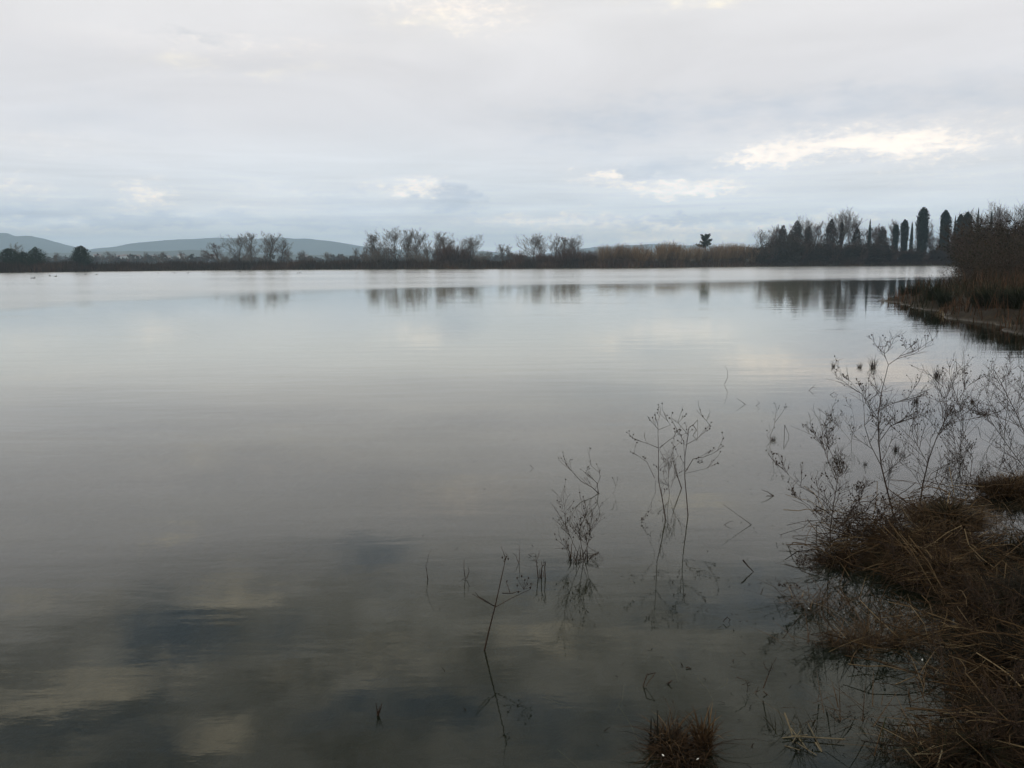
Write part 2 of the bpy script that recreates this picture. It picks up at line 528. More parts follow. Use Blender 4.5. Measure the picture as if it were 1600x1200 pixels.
def blades(base, h, w, ang, lean, droop, tint, segs=3, rng=None):
    """grass blades: ribbons that lean and bow over"""
    base = np.asarray(base, float)
    n = len(base)
    tt = np.linspace(0, 1, segs + 1)
    dirv = np.stack([np.cos(ang), np.sin(ang)], 1)
    side = np.stack([-np.sin(ang + rng.uniform(-1.2, 1.2, n)), np.cos(ang)], 1)
    side /= np.linalg.norm(side, axis=1, keepdims=True)
    V = np.zeros((n, 2 * segs + 1, 3))
    for i, s in enumerate(tt):
        off = h * (lean * s + droop * s * s)
        up = h * (s * np.sqrt(np.clip(1 - lean ** 2 * .97, .03, 1)) - droop * .55 * s ** 3)
        c = np.stack([base[:, 0] + dirv[:, 0] * off, base[:, 1] + dirv[:, 1] * off, base[:, 2] + up], 1)
        ww = (w * (1 - .75 * s ** 1.5) * .5)[:, None]
        if i < segs:
            V[:, 2 * i, :2] = c[:, :2] - side * ww
            V[:, 2 * i, 2] = c[:, 2]
            V[:, 2 * i + 1, :2] = c[:, :2] + side * ww
            V[:, 2 * i + 1, 2] = c[:, 2]
        else:
            V[:, 2 * segs] = c
    q = [[2 * i, 2 * i + 1, 2 * i + 3, 2 * i + 2] for i in range(segs - 1)]
    k = 2 * segs + 1
    F4 = (np.array(q)[None] + (np.arange(n) * k)[:, None, None]).reshape(-1, 4) if q else np.zeros((0, 4), int)
    F3 = (np.array([[2 * segs - 2, 2 * segs - 1, 2 * segs]])[None] + (np.arange(n) * k)[:, None, None]).reshape(-1, 3)
    return V.reshape(-1, 3), ([F4, F3] if q else [F3]), np.repeat(tint, k)


def leaf_cloud(P, size, rng, stretch=1.0, tint=None):
    """one small bent quad per point, random facing"""
    n = len(P)
    u = rng.normal(size=(n, 3)); u[:, 2] *= stretch
    u /= np.linalg.norm(u, axis=1, keepdims=True)
    w = rng.normal(size=(n, 3))
    v = np.cross(u, w)
    v /= np.linalg.norm(v, axis=1, keepdims=True)
    s = (size * rng.uniform(.6, 1.3, n))[:, None]
    A = P - u * s * .5
    B = P + v * s * .28
    Cc = P + u * s * .5
    D = P - v * s * .28
    V = np.stack([A, B, Cc, D], 1).reshape(-1, 3)
    Fc = np.arange(n * 4).reshape(-1, 4)
    return V, Fc, np.repeat(tint if tint is not None else rng.uniform(0, 1, n), 4)


def join(parts):
    Vs, Fs, Ts, o = [], {}, [], 0
    for V, Fc, T in parts:
        Vs.append(V)
        Ts.append(T)
        for f in (Fc if isinstance(Fc, list) else [Fc]):
            Fs.setdefault(f.shape[1], []).append(f + o)
        o += len(V)
    return np.concatenate(Vs), [np.concatenate(f) for f in Fs.values()], np.concatenate(Ts)


def vnoise(x, y, seed=0):
    """cheap smooth 2-D noise, about -1..1"""
    r = np.random.RandomState(seed)
    o = np.zeros_like(x, dtype=float)
    for k in range(7):
        a, b_, p, q = r.uniform(-1, 1, 4)
        o += np.sin(x * a * 2.2 + y * b_ * 2.2 + p * 9 + 1.3 * np.sin(x * b_ * 1.1 - y * a * 1.3 + q * 9))
    return o / 4.0


# ------------------------------------------------------------------ terrain
WLX = [-400, -100, 0, 150, 300, 450, 600, 800, 1000, 1100, 1200, 1300, 1400, 1500]
WLY = [433, 428, 426.3, 424.3, 422.7, 421.6, 420.8, 420.0, 418.9, 417.3, 416.3, 415.6, 415.2, 414.6]


def shore_px(x):
    return float(np.interp(x, WLX, WLY))


def shore(x):
    """far waterline under photo column x"""
    return ground(x, shore_px(x))


far_pts = [ground(x, shore_px(x)) for x in (-400, -250, -100, 0, 75, 150, 225, 300, 375, 450, 525, 600, 700, 800, 900, 1000, 1050, 1100, 1200, 1300, 1400, 1500)]
LAKE = [(p.x, p.y) for p in far_pts]
LAKE += [(118, 205), (104, 165), (84, 128), (66, 98), (47, 72), (34, 57), (25, 48.5), (19.6, 43.5), (17.9, 41.0),
         (17.3, 38.5), (16.9, 35), (15.6, 30), (14.6, 26.5), (13.7, 22.8), (13.6, 19), (11.0, 14), (8.2, 10.2), (6.4, 8.4), (5.4, 7.0),
         (4.6, 5.2), (3.4, 3.4), (2.2, 1.9), (1.0, 1.2), (0, .9), (-3, 1.1), (-9, 2.0), (-30, 6), (-90, 15), (-220, 50)]
LAKE = np.array(LAKE)


def lake_sd(x, y):
    """signed distance to the shore: positive on land"""
    x = np.asarray(x, float); y = np.asarray(y, float)
    best = np.full(x.shape, 1e9)
    inside = np.zeros(x.shape, bool)
    n = len(LAKE)
    for i in range(n):
        ax, ay = LAKE[i]
        bx, by = LAKE[(i + 1) % n]
        vx, vy = bx - ax, by - ay
        tt = np.clip(((x - ax) * vx + (y - ay) * vy) / (vx * vx + vy * vy), 0, 1)
        best = np.minimum(best, np.hypot(x - ax - tt * vx, y - ay - tt * vy))
        cond = ((ay > y) != (by > y))
        xi = ax + (y - ay) / (by - ay if by != ay else 1e-9) * vx
        inside ^= cond & (x < xi)
    wig = .45 * vnoise(x * .8, y * .8, 41) + .25 * vnoise(x * 2.1, y * 2.1, 42)
    return np.where(inside, -best, best) + wig * np.clip((y - 12) / 6, 0, 1)


# grassy mats at the near right bank: photo pixel of the centre, half-width and half-depth in metres, height
MATS = [(1590, 768, .50, .20, .07), (1478, 835, .26, .30, .12), (1420, 885, .24, .28, .07), (1475, 915, .24, .24, .08), (1540, 915, .4, .35, .07),
        (1610, 880, .45, .4, .10), (1560, 990, .30, .22, .08), (1600, 1060, .30, .28, .10), (1575, 1150, .24, .25, .07),
        (1650, 1000, .5, .8, .20), (1310, 868, .13, .11, .05), (1395, 1003, .30, .06, .012), (1500, 1050, .08, .10, .015),
        (1460, 1190, .22, .08, .02), (1068, 1175, .10, .10, .05), (1530, 1190, .16, .12, .06), (1360, 1012, .12, .08, .01)]
MATW = []
for mx_, my_, a_, b_, h_ in MATS:
    p = ground(mx_, my_)
    MATW.append((p.x, p.y, a_, b_, h_))


def height(x, y):
    x = np.asarray(x, float); y = np.asarray(y, float)
    d = lake_sd(x, y)
    r = np.hypot(x, y)
    cap = np.interp(r, [0, 20, 60, 200, 400, 1200], [.35, .32, .45, 1.0, 1.4, 3.0])
    land = np.minimum(cap, .03 + d * .22) + .06 * vnoise(x * 1.7, y * 1.7, 3) * np.clip(d, 0, 1)
    bed = -np.minimum(1.3, .02 - d * .30)
    bed = np.maximum(bed, -1.3)
    z = np.where(d > 0, land, bed)
    near = r < 14
    if near.any():
        xn, yn = x[near] if x.shape else x, y[near] if y.shape else y
        zz = np.full(xn.shape, -.34) + .03 * vnoise(xn * 3, yn * 3, 8)
        acc = np.zeros(xn.shape)
        top = np.zeros(xn.shape)
        wob = 1 + .25 * vnoise(xn * 6, yn * 6, 5)
        for cx, cy, a_, b_, h_ in MATW:
            e = np.exp(-(((xn - cx) / a_) ** 2 + ((yn - cy) / b_) ** 2) * 1.1 * wob)
            top = np.maximum(top, e * (h_ + .34))
        zz = zz + top + .035 * vnoise(xn * 9, yn * 9, 9)
        z = z.copy() if z.shape else z
        z[near] = np.maximum(z[near], zz)
    return z


def zat(x, y):
    return float(height(np.array([x]), np.array([y]))[0])


radii = np.concatenate([np.geomspace(.4, 12, 190), np.geomspace(12.2, 60, 110), np.geomspace(61, 190, 40),
                        np.arange(193, 330, 2.2), np.geomspace(335, 5950, 56)])
angs = np.concatenate([np.linspace(-180, -42, 40, endpoint=False), np.linspace(-42, 44, 420, endpoint=False), np.linspace(44, 180, 40)])
aa = np.radians(angs)
RR, AA = np.meshgrid(radii, aa, indexing='ij')
GX, GY = RR * np.sin(AA), RR * np.cos(AA)
GZ = height(GX.ravel(), GY.ravel()).reshape(GX.shape)
nr, na = GX.shape
idx = np.arange(nr * na).reshape(nr, na)
Fq = np.stack([idx[:-1, :-1], idx[1:, :-1], idx[1:, 1:], idx[:-1, 1:]], -1).reshape(-1, 4)
V = np.stack([GX, GY, GZ], -1).reshape(-1, 3)
c0 = len(V)
V = np.vstack([V, [[0, 0, .35]]])
F3 = np.stack([np.full(na - 1, c0), idx[0, :-1], idx[0, 1:]], -1)
me = mesh_from('ground', V, [Fq, F3], M['earth'])
smooth_shade(me)
tag(link('ground', me), 'dark muddy lake bank and flat fields beyond the water', None, None, 'structure')

# water sheet, finer near the viewer is not needed: the ripples are in its surface
me = mesh_from('water', np.array([[-420, -30, 0], [260, -30, 0], [260, 420, 0], [-420, 420, 0]], float), np.array([[0, 1, 2, 3]]), M['water'])
tag(link('water', me), 'calm grey lake mirroring the overcast sky', None, None, 'structure')


# ------------------------------------------------------------------ hills
def ridge(name, label, D, depth, prof, seed, amp):
    """a range of hills whose crest follows photo points prof, standing D metres away"""
    xs = np.linspace(prof[0][0], prof[-1][0], 240)
    ys = np.interp(xs, [p[0] for p in prof], [p[1] for p in prof])
    crest = [at(x, y, D) for x, y in zip(xs, ys)]
    cx = np.array([c.x for c in crest]); cz = np.array([c.z for c in crest])
    rows = np.linspace(-1, 1, 33)
    Vx = np.repeat(cx[None], 33, 0) * (1 + rows[:, None] * depth / D * .5)
    Vy = D + rows[:, None] * depth + 0 * Vx
    prof_y = np.exp(-(rows * 1.9) ** 2)[:, None]
    z = (cz[None]) * prof_y
    z = z + amp * vnoise(Vx / 170, Vy / 170, seed) * prof_y * (1 - np.exp(-(rows[:, None] * 3) ** 2)) + amp * .25 * vnoise(Vx / 60, Vy / 60, seed + 1) * prof_y
    z = z - 8 * (1 - prof_y) - 2
    i = np.arange(33 * 240).reshape(33, 240)
    Fq = np.stack([i[:-1, :-1], i[:-1, 1:], i[1:, 1:], i[1:, :-1]], -1).reshape(-1, 4)
    me = mesh_from(name, np.stack([Vx, Vy, z], -1).reshape(-1, 3), Fq, M['hill'])
    smooth_shade(me)
    return tag(link(name, me), label, None, None, 'structure')


ridge('hill', 'blue twin-peaked hills behind the left end of the lake', 4400, 900,
      [(-420, 392), (-250, 372), (-120, 380), (-40, 368), (0, 363.5), (12, 364), (25, 369.5), (45, 367.5), (60, 371), (80, 377), (110, 384), (150, 391), (220, 398), (330, 410)], 11, 22)
ridge('hill', 'long blue ridge behind the bare trees left of centre', 5000, 900,
      [(80, 404), (150, 388), (190, 383), (240, 376.5), (300, 373), (340, 370.5), (380, 371), (430, 371.5), (480, 372.5), (520, 377), (560, 384), (620, 389), (680, 391), (740, 391), (800, 396), (880, 410)], 21, 16)
ridge('hill', 'faint far ridge behind the golden willows', 5400, 800,
      [(820, 402), (880, 391), (930, 386), (980, 382.5), (1020, 380.5), (1060, 382), (1110, 384), (1180, 386), (1260, 388), (1400, 392), (1600, 396), (1800, 405)], 31, 12)
ridge('foothill', 'low wooded foothills dotted with pale farmhouses', 2500, 350,
      [(-200, 396), (0, 395), (100, 394), (140, 392.5), (200, 391), (250, 391.5), (300, 389.5), (350, 393), (420, 396), (560, 398), (650, 397), (720, 399), (820, 401), (1000, 402), (1300, 402)], 41, 5)


# ------------------------------------------------------------------ tree generators
def bare_tree(seed, Hm, spread, up=.35, limbs=9, lean=0.0, multi=1, thick=.17, fork=.25):
    """returns Segs for trunk+limbs and for twigs; Hm metres tall, crown half width spread"""
    rnd = random.Random(seed)
    T, K = Segs(), Segs()

    def branch(p, d, L, r, lev):
        n = (5, 4, 3, 3, 2)[lev]
        pts = [Vector(p)]
        dd = Vector(d).normalized()
        seg = T if lev <= 1 else K
        rr = r
        tn = rnd.uniform(.2, .8)
        for i in range(n):
            w = .16 if lev == 0 else .24
            dd = (dd + Vector((rnd.uniform(-w, w), rnd.uniform(-w, w), rnd.uniform(-w, w) + up * .25 * (lev > 0)))).normalized()
            q = pts[-1] + dd * (L / n)
            r2 = rr * (1 - .8 / n)
            seg.add(pts[-1], q, rr, r2, tn)
            pts.append(q)
            rr = r2
        if lev >= 4:
            return
        cnt = (limbs, 7, 6, 4)[lev]
        for k in range(cnt):
            f = rnd.uniform(fork if lev == 0 else .2, 1.0)
            i = min(int(f * n), n - 1)
            q = pts[i].lerp(pts[i + 1], f * n - i)
            az_ = rnd.uniform(0, 2 * math.pi)
            base_d = (pts[i + 1] - pts[i]).normalized()
            side = Vector((math.cos(az_), math.sin(az_), rnd.uniform(-.1, .35)))
            an = rnd.uniform(.35, .75) if lev == 0 else rnd.uniform(.45, .95)
            nd = (base_d * (1 - an * .55) + side * an * .8).normalized()
            if lev == 0:
                ll = Hm * rnd.uniform(.40, .60) * (1.15 - f * .7) * spread
            else:
                ll = L * rnd.uniform(.35, .6)
            branch(q, nd, ll, max(rr_at(r, f) * (rnd.uniform(.28, .42) if lev == 0 else rnd.uniform(.42, .6)), .017), lev + 1)

    def rr_at(r, f):
        return r * (1 - .75 * f)

    for s in range(multi):
        a_ = rnd.uniform(0, 6.28)
        off = .0 if multi == 1 else .3
        l_ = lean if multi == 1 else .28
        branch((off * math.cos(a_), off * math.sin(a_), -.3), (l_ * math.cos(a_), l_ * math.sin(a_), 1), Hm * rnd.uniform(.84, .9), thick * (1 if multi == 1 else .75), 0)
    return T, K


def scale_to(segs_list, Hm):
    top = max(max(p[2] for p in s.b) for s in segs_list)
    k = Hm / top
    for s in segs_list:
        s.a = [(x * k, y * k, z * k) for x, y, z in s.a]
        s.b = [(x * k, y * k, z * k) for x, y, z in s.b]


def make_bare(seed, mat='twig_grey', **kw):
    T, K = bare_tree(seed, 12.0, **kw)
    scale_to([T, K], 12.0)
    return T.mesh('trunk', M['bark'], 5), K.mesh('crown', M[mat], 3)


BARE = [make_bare(100 + i, spread=sp, up=up, limbs=li, multi=mu, fork=fk)
        for i, (sp, up, li, mu, fk) in enumerate([(1.0, .7, 13, 1, .10), (.8, .9, 13, 1, .10), (.95, .8, 7, 2, .12), (.75, 1.0, 13, 1, .08),
                                                   (1.05, .6, 6, 3, .12), (.85, .8, 13, 1, .12)])]
BARE_RED = [make_bare(200 + i, 'twig_red', spread=sp, up=up, limbs=li, multi=mu, fork=fk)
            for i, (sp, up, li, mu, fk) in enumerate([(.9, .7, 7, 2, .1), (.75, .9, 12, 1, .1)])]
WIDE = make_bare(300, spread=1.5, up=.55, limbs=18, multi=1, fork=.12, thick=.26)


def plant_tree(name, label, cat, px, ytop, D, meshes, group=None, width=1.0, seed=0, ref=12.0, tilt=0.0, part_names=('trunk', 'crown')):
    p = at(px, 400, D)
    z = zat(p.x, p.y)
    h = at(px, ytop, D).z - z
    s = h / ref
    rnd = random.Random(seed * 7 + int(px))
    t_ = thing(name, label, cat, (p.x, p.y, z), rnd.uniform(0, 6.28), group, (s * width, s * width, s))
    t_.rotation_euler[0] = tilt
    for nm, me_ in zip(part_names, meshes):
        link(nm, me_, t_)
    return t_


def evergreen_meshes(seed, prof, n=2600, size=.42, lump=.22, mat='evergreen', ref=12.0, trunk_h=.3, inner=.55):
    """leafy crown with radius profile prof: list of (height fraction, radius m)"""
    rng = np.random.default_rng(seed)
    hf = rng.uniform(0, 1, n)
    rad = np.interp(hf, [a for a, _ in prof], [b for _, b in prof])
    keep = rng.uniform(0, max(b for _, b in prof), n) < rad * 1.2 + .1
    hf, rad = hf[keep], rad[keep]
    n = len(hf)
    an = rng.uniform(0, 2 * math.pi, n)
    L = 1 + lump * vnoise(np.cos(an) * 2 + hf * 5 + seed, np.sin(an) * 2 - hf * 7, seed) + .5 * lump * vnoise(an * 5, hf * 40, seed + 3)
    rr = rad * L * np.sqrt(rng.uniform(inner ** 2, 1.0, n)) * np.where(rng.random(n) < .12, rng.uniform(1.0, 1.28, n), 1.0)
    P = np.stack([rr * np.cos(an), rr * np.sin(an), hf * ref + rng.normal(0, .12, n)], 1)
    V, Fc, T = leaf_cloud(P, size, rng, 1.8, np.clip(.5 + .35 * (L - 1) / lump + rng.normal(0, .18, n), 0, 1))
    crown = mesh_from('crown', V, Fc, M[mat], T)
    sg = Segs()
    rnd = random.Random(seed)
    x = y = 0
    pr = (0, 0, -.3)
    for i in range(6):
        q = (x + rnd.uniform(-.06, .06), y + rnd.uniform(-.06, .06), ref * .8 * (i + 1) / 6)
        sg.add(pr, q, .16 * (1 - i / 7), .16 * (1 - (i + 1) / 7), rnd.random())
        pr = q
    for i in range(26):
        f = rnd.uniform(.12, .8)
        a_ = rnd.uniform(0, 6.28)
        r_ = float(np.interp(f + .1, [a for a, _ in prof], [b for _, b in prof])) * .75
        sg.add((0, 0, ref * f), (r_ * math.cos(a_), r_ * math.sin(a_), ref * f + r_ * .8), .06, .02, rnd.random())
    return sg.mesh('trunk', M['bark'], 6), crown


CYP = [evergreen_meshes(1, [(.04, .3), (.15, .95), (.4, 1.2), (.7, 1.3), (.88, 1.05), (.96, .6), (1, .15)], 7000, .42, .34, 'cypress', inner=0),
       evergreen_meshes(2, [(.06, .3), (.2, 1.0), (.45, 1.15), (.75, 1.2), (.92, .9), (1, .35)], 7000, .42, .38, 'cypress', inner=0),
       evergreen_meshes(3, [(.02, .5), (.2, .62), (.6, .5), (.85, .3), (1, .05)], 3000, .34, .22, 'cypress', inner=0)]
TWIN = evergreen_meshes(4, [(.03, .6), (.3, 1.2), (.7, 1.5), (.9, 1.3), (.96, .9), (1, .5)], 5000, .42, .34, 'cypress', inner=0)
ROUND = [evergreen_meshes(5, [(.02, 2.5), (.2, 5.2), (.5, 6.2), (.75, 5.0), (.92, 3.0), (1, .6)], 7500, .6, .5, 'evergreen', inner=.2),
         evergreen_meshes(6, [(.02, 3.2), (.2, 5.2), (.45, 6.0), (.7, 4.9), (.9, 2.2), (1, .5)], 6500, .6, .6, 'evergreen', inner=.2)]
IVY = [evergreen_meshes(7, [(.0, 1.6), (.2, 1.9), (.5, 1.9), (.75, 1.3), (.92, .7), (1, .1)], 3400, .42, .32, 'ivy', inner=.2),
       evergreen_meshes(8, [(.0, 1.5), (.3, 1.5), (.6, 1.3), (.85, 1.0), (1, .3)], 3000, .42, .42, 'ivy', inner=.2),
       evergreen_meshes(9, [(.0, .7), (.3, .62), (.7, .5), (.95, .4), (1, .1)], 1600, .34, .4, 'ivy', inner=.2)]


def willow_mesh(seed, n=150, mat='willow', Hm=5.0, fan=.75):
    """upright fan of rods from the ground"""
    rnd = random.Random(seed)
    A, B = Segs(), Segs()
    for i in range(n):
        a_ = rnd.uniform(0, 6.28)
        f = rnd.random() ** .6 * fan
        p = Vector((rnd.uniform(-.7, .7), rnd.uniform(-.5, .5), -.1))
        d = Vector((math.cos(a_) * f, math.sin(a_) * f, 1)).normalized()
        L = Hm * rnd.uniform(.72, 1.06) * (1 - .12 * f)
        k = 5
        r = .03
        tn = rnd.random()
        for j in range(k):
            d = (d + Vector((rnd.uniform(-.1, .1), rnd.uniform(-.1, .1), .06))).normalized()
            q = p + d * L / k
            (A if j < 2 else B).add(p, q, r, r * .8, tn * (.5 + .1 * j))
            r *= .8
            if j >= 1:
                for _ in range(3):
                    d2 = (d + Vector((rnd.uniform(-.6, .6), rnd.uniform(-.6, .6), rnd.uniform(0, .4)))).normalized()
                    B.add(q, q + d2 * rnd.uniform(.5, 1.1), .017, .009, min(1, tn + .2))
            p = q
    return A.mesh('stem', M[mat], 3), B.mesh('twigs', M[mat], 3)


WIL = [willow_mesh(400 + i) for i in range(3)]
BRUSH = [willow_mesh(410 + i, 90, 'twig_red', 4.0, .9) for i in range(2)]
GREYB = [willow_mesh(420 + i, 70, 'twig_grey', 5.0, .8) for i in range(2)]

# ------------------------------------------------------------------ far bank trees
G1 = 'trees along the far bank'


def D_at(px, extra):
    return shore(px).y + extra


# (column, top row, metres behind the waterline, mesh, width, label)
rows = [
    (375, 361, 9, BARE[0], 1.0, 'bare grey tree with spreading limbs, leftmost of the four tall ones by the ridge'),
    (394, 359, 7, BARE[1], .9, 'slender bare tree with straight trunk right against the spreading one'),
    (421, 361, 8, BARE[3], 1.15, 'bare tree with dense upright crown right of the first gap'),
    (437, 369, 10, BARE[5], 1.0, 'shorter bare tree leaning on the upright one, left of the low hazy trees'),
    (346, 377, 9, BARE_RED[0], 1.3, 'low dark bare tree left of the tall spreading pair'),
    (583, 362, 8, BARE[1], .75, 'thin bare tree at the left end of the big central clump'),
    (602, 357, 10, BARE[2], .9, 'bare tree with forked trunk second in the big central clump'),
    (620, 351, 8, BARE[0], .95, 'tallest bare tree in the big central clump'),
    (634, 354, 12, BARE[3], .95, 'upright bare tree just right of the tallest one in the central clump'),
    (650, 357, 9, BARE[5], .85, 'bare tree with single leader at the middle of the central clump'),
    (668, 362, 10, BARE[1], .85, 'pale thin bare tree near the right end of the central clump'),
    (682, 366, 12, BARE[3], .7, 'small bare tree closing the central clump on its right'),
    (707, 359, 9, BARE[3], 1.25, 'dense bare tree over reddish scrub, left of a rounded pair'),
    (741, 363, 8, BARE[4], 1.0, 'rounded bare tree with fan of limbs, right of a rounded pair'),
    (786, 379, 12, BARE[3], .9, 'small bare tree standing alone between two clumps'),
    (800, 381, 10, BARE[5], 1.0, 'small bare tree beside a dark shrub between two clumps'),
    (835, 361, 8, BARE[0], 1.05, 'open bare tree at the left of the right-hand clump near the willows'),
    (852, 364, 10, BARE[2], .8, 'bare tree with nests of dark twigs second in the clump near the willows'),
    (866, 364, 8, BARE[5], .9, 'bare tree in the middle of the clump near the willows'),
    (884, 366, 9, BARE[1], 1.0, 'bare tree with thin pale twigs near the right of the willows clump'),
    (899, 364, 11, BARE[4], .9, 'bare tree with arching twigs at the right end of the willows clump'),
]
for i, (x, y, ex, me_, w_, lab) in enumerate(rows):
    plant_tree('bare_tree', lab, 'tree', x, y, D_at(x, ex), me_, G1, w_ * 1.45, i)
for i, (x, y, ex, me_, w_, lab) in enumerate([
    (13, 388, 6, ROUND[0], .95, 'dark round evergreen tree at the left edge of the far bank'),
    (56, 386, 8, ROUND[1], .85, 'dark uneven evergreen tree second from the left edge'),
    (127, 384, 5, ROUND[0], .85, 'lone dark round evergreen tree standing clear on the far bank'),
    (36, 393, 5, ROUND[1], 1.0, 'low dark evergreen tree filling the gap between two taller ones at the left edge'),
]):
    plant_tree('evergreen_tree', lab, 'tree', x, y, D_at(x, ex), me_, 'dark evergreens at the left end', w_, i)
for i, (x, y, D, me_, w_, lab) in enumerate([
    (30, 378, 330, BARE[5], 1.2, 'pale hazy bare tree behind the dark evergreens at the left edge'),
    (85, 393, 420, BARE[3], 1.2, 'low hazy tree between the dark evergreens, in front of the twin-peaked hills'),
    (158, 396, 520, BARE[4], 1.2, 'low hazy tree just right of the lone round evergreen'),
    (173, 391, 480, BARE[0], 1.3, 'hazy round-headed tree below the start of the long ridge'),
    (226, 392, 430, BARE[3], .8, 'narrow hazy tree below the long ridge'),
    (251, 391, 400, BARE[0], 1.2, 'wide hazy bare tree below the long ridge'),
    (292, 390, 400, BARE[2], 1.2, 'hazy brownish bare tree below the ridge top'),
    (318, 391, 520, BARE[4], 1.2, 'faint hazy tree left of the low dark bare tree'),
    (270, 398, 600, BARE[4], 1.4, 'small faint tree between two hazy trees'),
    (205, 398, 620, BARE[0], 1.4, 'small faint tree in the haze left of the narrow one'),
    (452, 388, 330, BARE[4], 1.1, 'grey low tree right of the two tall pairs'),
    (470, 389, 380, BARE[4], 1.1, 'hazy rounded tree standing alone right of the tall pairs'),
    (514, 392, 360, BARE[4], 1.4, 'broad low hazy tree half-way to the central clump'),
    (538, 398, 380, BARE[0], 1.4, 'small low hazy tree just left of the central clump'),
    (556, 385, 310, BARE[3], 1.0, 'grey thin tree before the left end of the central clump'),
    (567, 383, 300, BARE[5], 1.0, 'grey narrow tree touching the central clump from the left'),
    (762, 390, 380, BARE[4], 1.1, 'faint low tree right of the rounded bare pair'),
    (921, 390, 360, BARE[4], 1.1, 'hazy low tree left of the golden willows'),
    (940, 391, 420, BARE[0], 1.1, 'faint tree behind the first golden willow'),
]):
    plant_tree('hazy_tree', lab, 'tree', x, y, D, me_, 'hazy trees beyond the far bank', w_ * 1.1, i + 50)

# understory scrub between the trees
scrub = [(350, 397, 'twig'), (386, 397, 't'), (412, 399, 't'), (590, 388, 't'), (606, 386, 't'), (644, 387, 't'), (693, 384, 'r'), (708, 383, 'r'),
         (724, 386, 'r'), (751, 392, 't'), (812, 393, 'r'), (846, 395, 'r'), (862, 397, 'r'), (880, 390, 'r'), (896, 388, 'r'), (912, 391, 'r'), (930, 393, 'r'), (484, 401, 't'), (660, 392, 't'), (575, 392, 't')]
slabs = ['low scrub under the low dark bare tree', 'low scrub at the foot of the slender tree', 'low scrub at the foot of the upright tree', 'grey scrub at the left foot of the central clump',
         'grey scrub under the forked tree of the central clump', 'grey scrub under the middle of the central clump', 'reddish scrub left under the dense tree before the rounded pair',
         'reddish scrub under the dense bare tree', 'reddish scrub between the dense tree and the rounded tree', 'grey scrub right of the rounded bare tree', 'dark reddish bush between two clumps',
         'reddish bush under the open bare tree', 'low reddish bush under the tree with nests', 'taller reddish bush in the clump near the willows', 'reddish bush under thin pale twigs',
         'reddish bush at the right foot of the clump near the willows', 'reddish bush left of the first golden willow', 'low scrub before the lone hazy rounded tree', 'grey scrub near the right of the central clump', 'grey scrub under the thin tree at the left end']
for i, ((x, y, k), lab) in enumerate(zip(scrub, slabs)):
    ms = (BRUSH if k == 'r' else GREYB)[i % 2]
    plant_tree('scrub_bush', lab, 'bush', x, y, D_at(x, 5 + i % 3), ms, 'scrub along the far bank', 1.3, i + 80, 4.2 if k == 'r' else 5.2, part_names=('stem', 'twigs'))

# golden willows
wl = [(944, 386, 'first golden willow bush at the left end of the row'), (958, 385, 'golden willow bush second from the left end'), (972, 384, 'golden willow bush third from the left end'),
      (986, 384, 'golden willow bush fourth in the row'), (1002, 384, 'golden willow bush just left of the dip in the row'), (1016, 390, 'lowest willow bush, in the dip of the row'),
      (1032, 384, 'golden willow bush just right of the dip in the row'), (1046, 383, 'tall golden willow bush right of the dip'), (1060, 384, 'golden willow bush well right of the dip'),
      (1074, 387, 'willow bush left of the spiky evergreen'), (1089, 386, 'willow bush left in front of the spiky evergreen'), (1104, 386, 'willow bush in front of the spiky evergreen'),
      (1119, 384, 'willow bush right in front of the spiky evergreen'), (1134, 381, 'tall willow bush right of the spiky evergreen'), (1148, 383, 'willow bush past the tall one'),
      (1161, 386, 'darker willow bush near the right end of the row'), (1176, 388, 'darker willow bush touching the wooded bank'), (1192, 388, 'last willow bush under the pale bare trees')]
for i, (x, y, lab) in enumerate(wl):
    plant_tree('willow_bush', lab, 'bush', x, y - 1 + (0, 3, -1, 4, 1, 2, 0, -2)[i % 8], D_at(x, 4 + (i * 5) % 4), WIL[i % 3], 'golden willows on the far bank', (1.0, 1.15, .85, 1.2)[i % 4], i + 120, 5.0, part_names=('stem', 'twigs'))

# spiky evergreen behind the willows
rng = np.random.default_rng(55)
sg = Segs()
rnd = random.Random(5)
PP = []
sg.add((0, 0, -.3), (.1, 0, 3), .2, .16)
sg.add((.1, 0, 3), (.1, 0, 7), .16, .12)
for k in range(17):
    a_ = k * 2.4
    f = rnd.uniform(.05, 1)
    z0 = 6.2 + 3.0 * f
    L = rnd.uniform(1.7, 2.9) * (1.05 - .3 * f)
    d = Vector((math.cos(a_), math.sin(a_) * .8, .25 + .8 * f)).normalized()
    p = Vector((.1, 0, z0 - 1))
    q = p + d * L
    sg.add(p, q, .06, .02)
    for j in range(150):
        u = rnd.uniform(.25, 1.08)
        c = p.lerp(q, u)
        s = .34 * (1.15 - u * .7)
        PP.append((c.x + rnd.gauss(0, s), c.y + rnd.gauss(0, s), c.z + rnd.gauss(0, s)))
PP = np.array(PP)
V, Fc, T = leaf_cloud(PP, .42, rng, 1.0)
crown = mesh_from('crown', V, Fc, M['evergreen'], T)
plant_tree('evergreen_tree', 'dark spiky evergreen rising above the golden willows', 'tree', 1102, 363.5, D_at(1102, 12), (sg.mesh('trunk', M['bark'], 6), crown), None, 1.15, 3, 10.3)

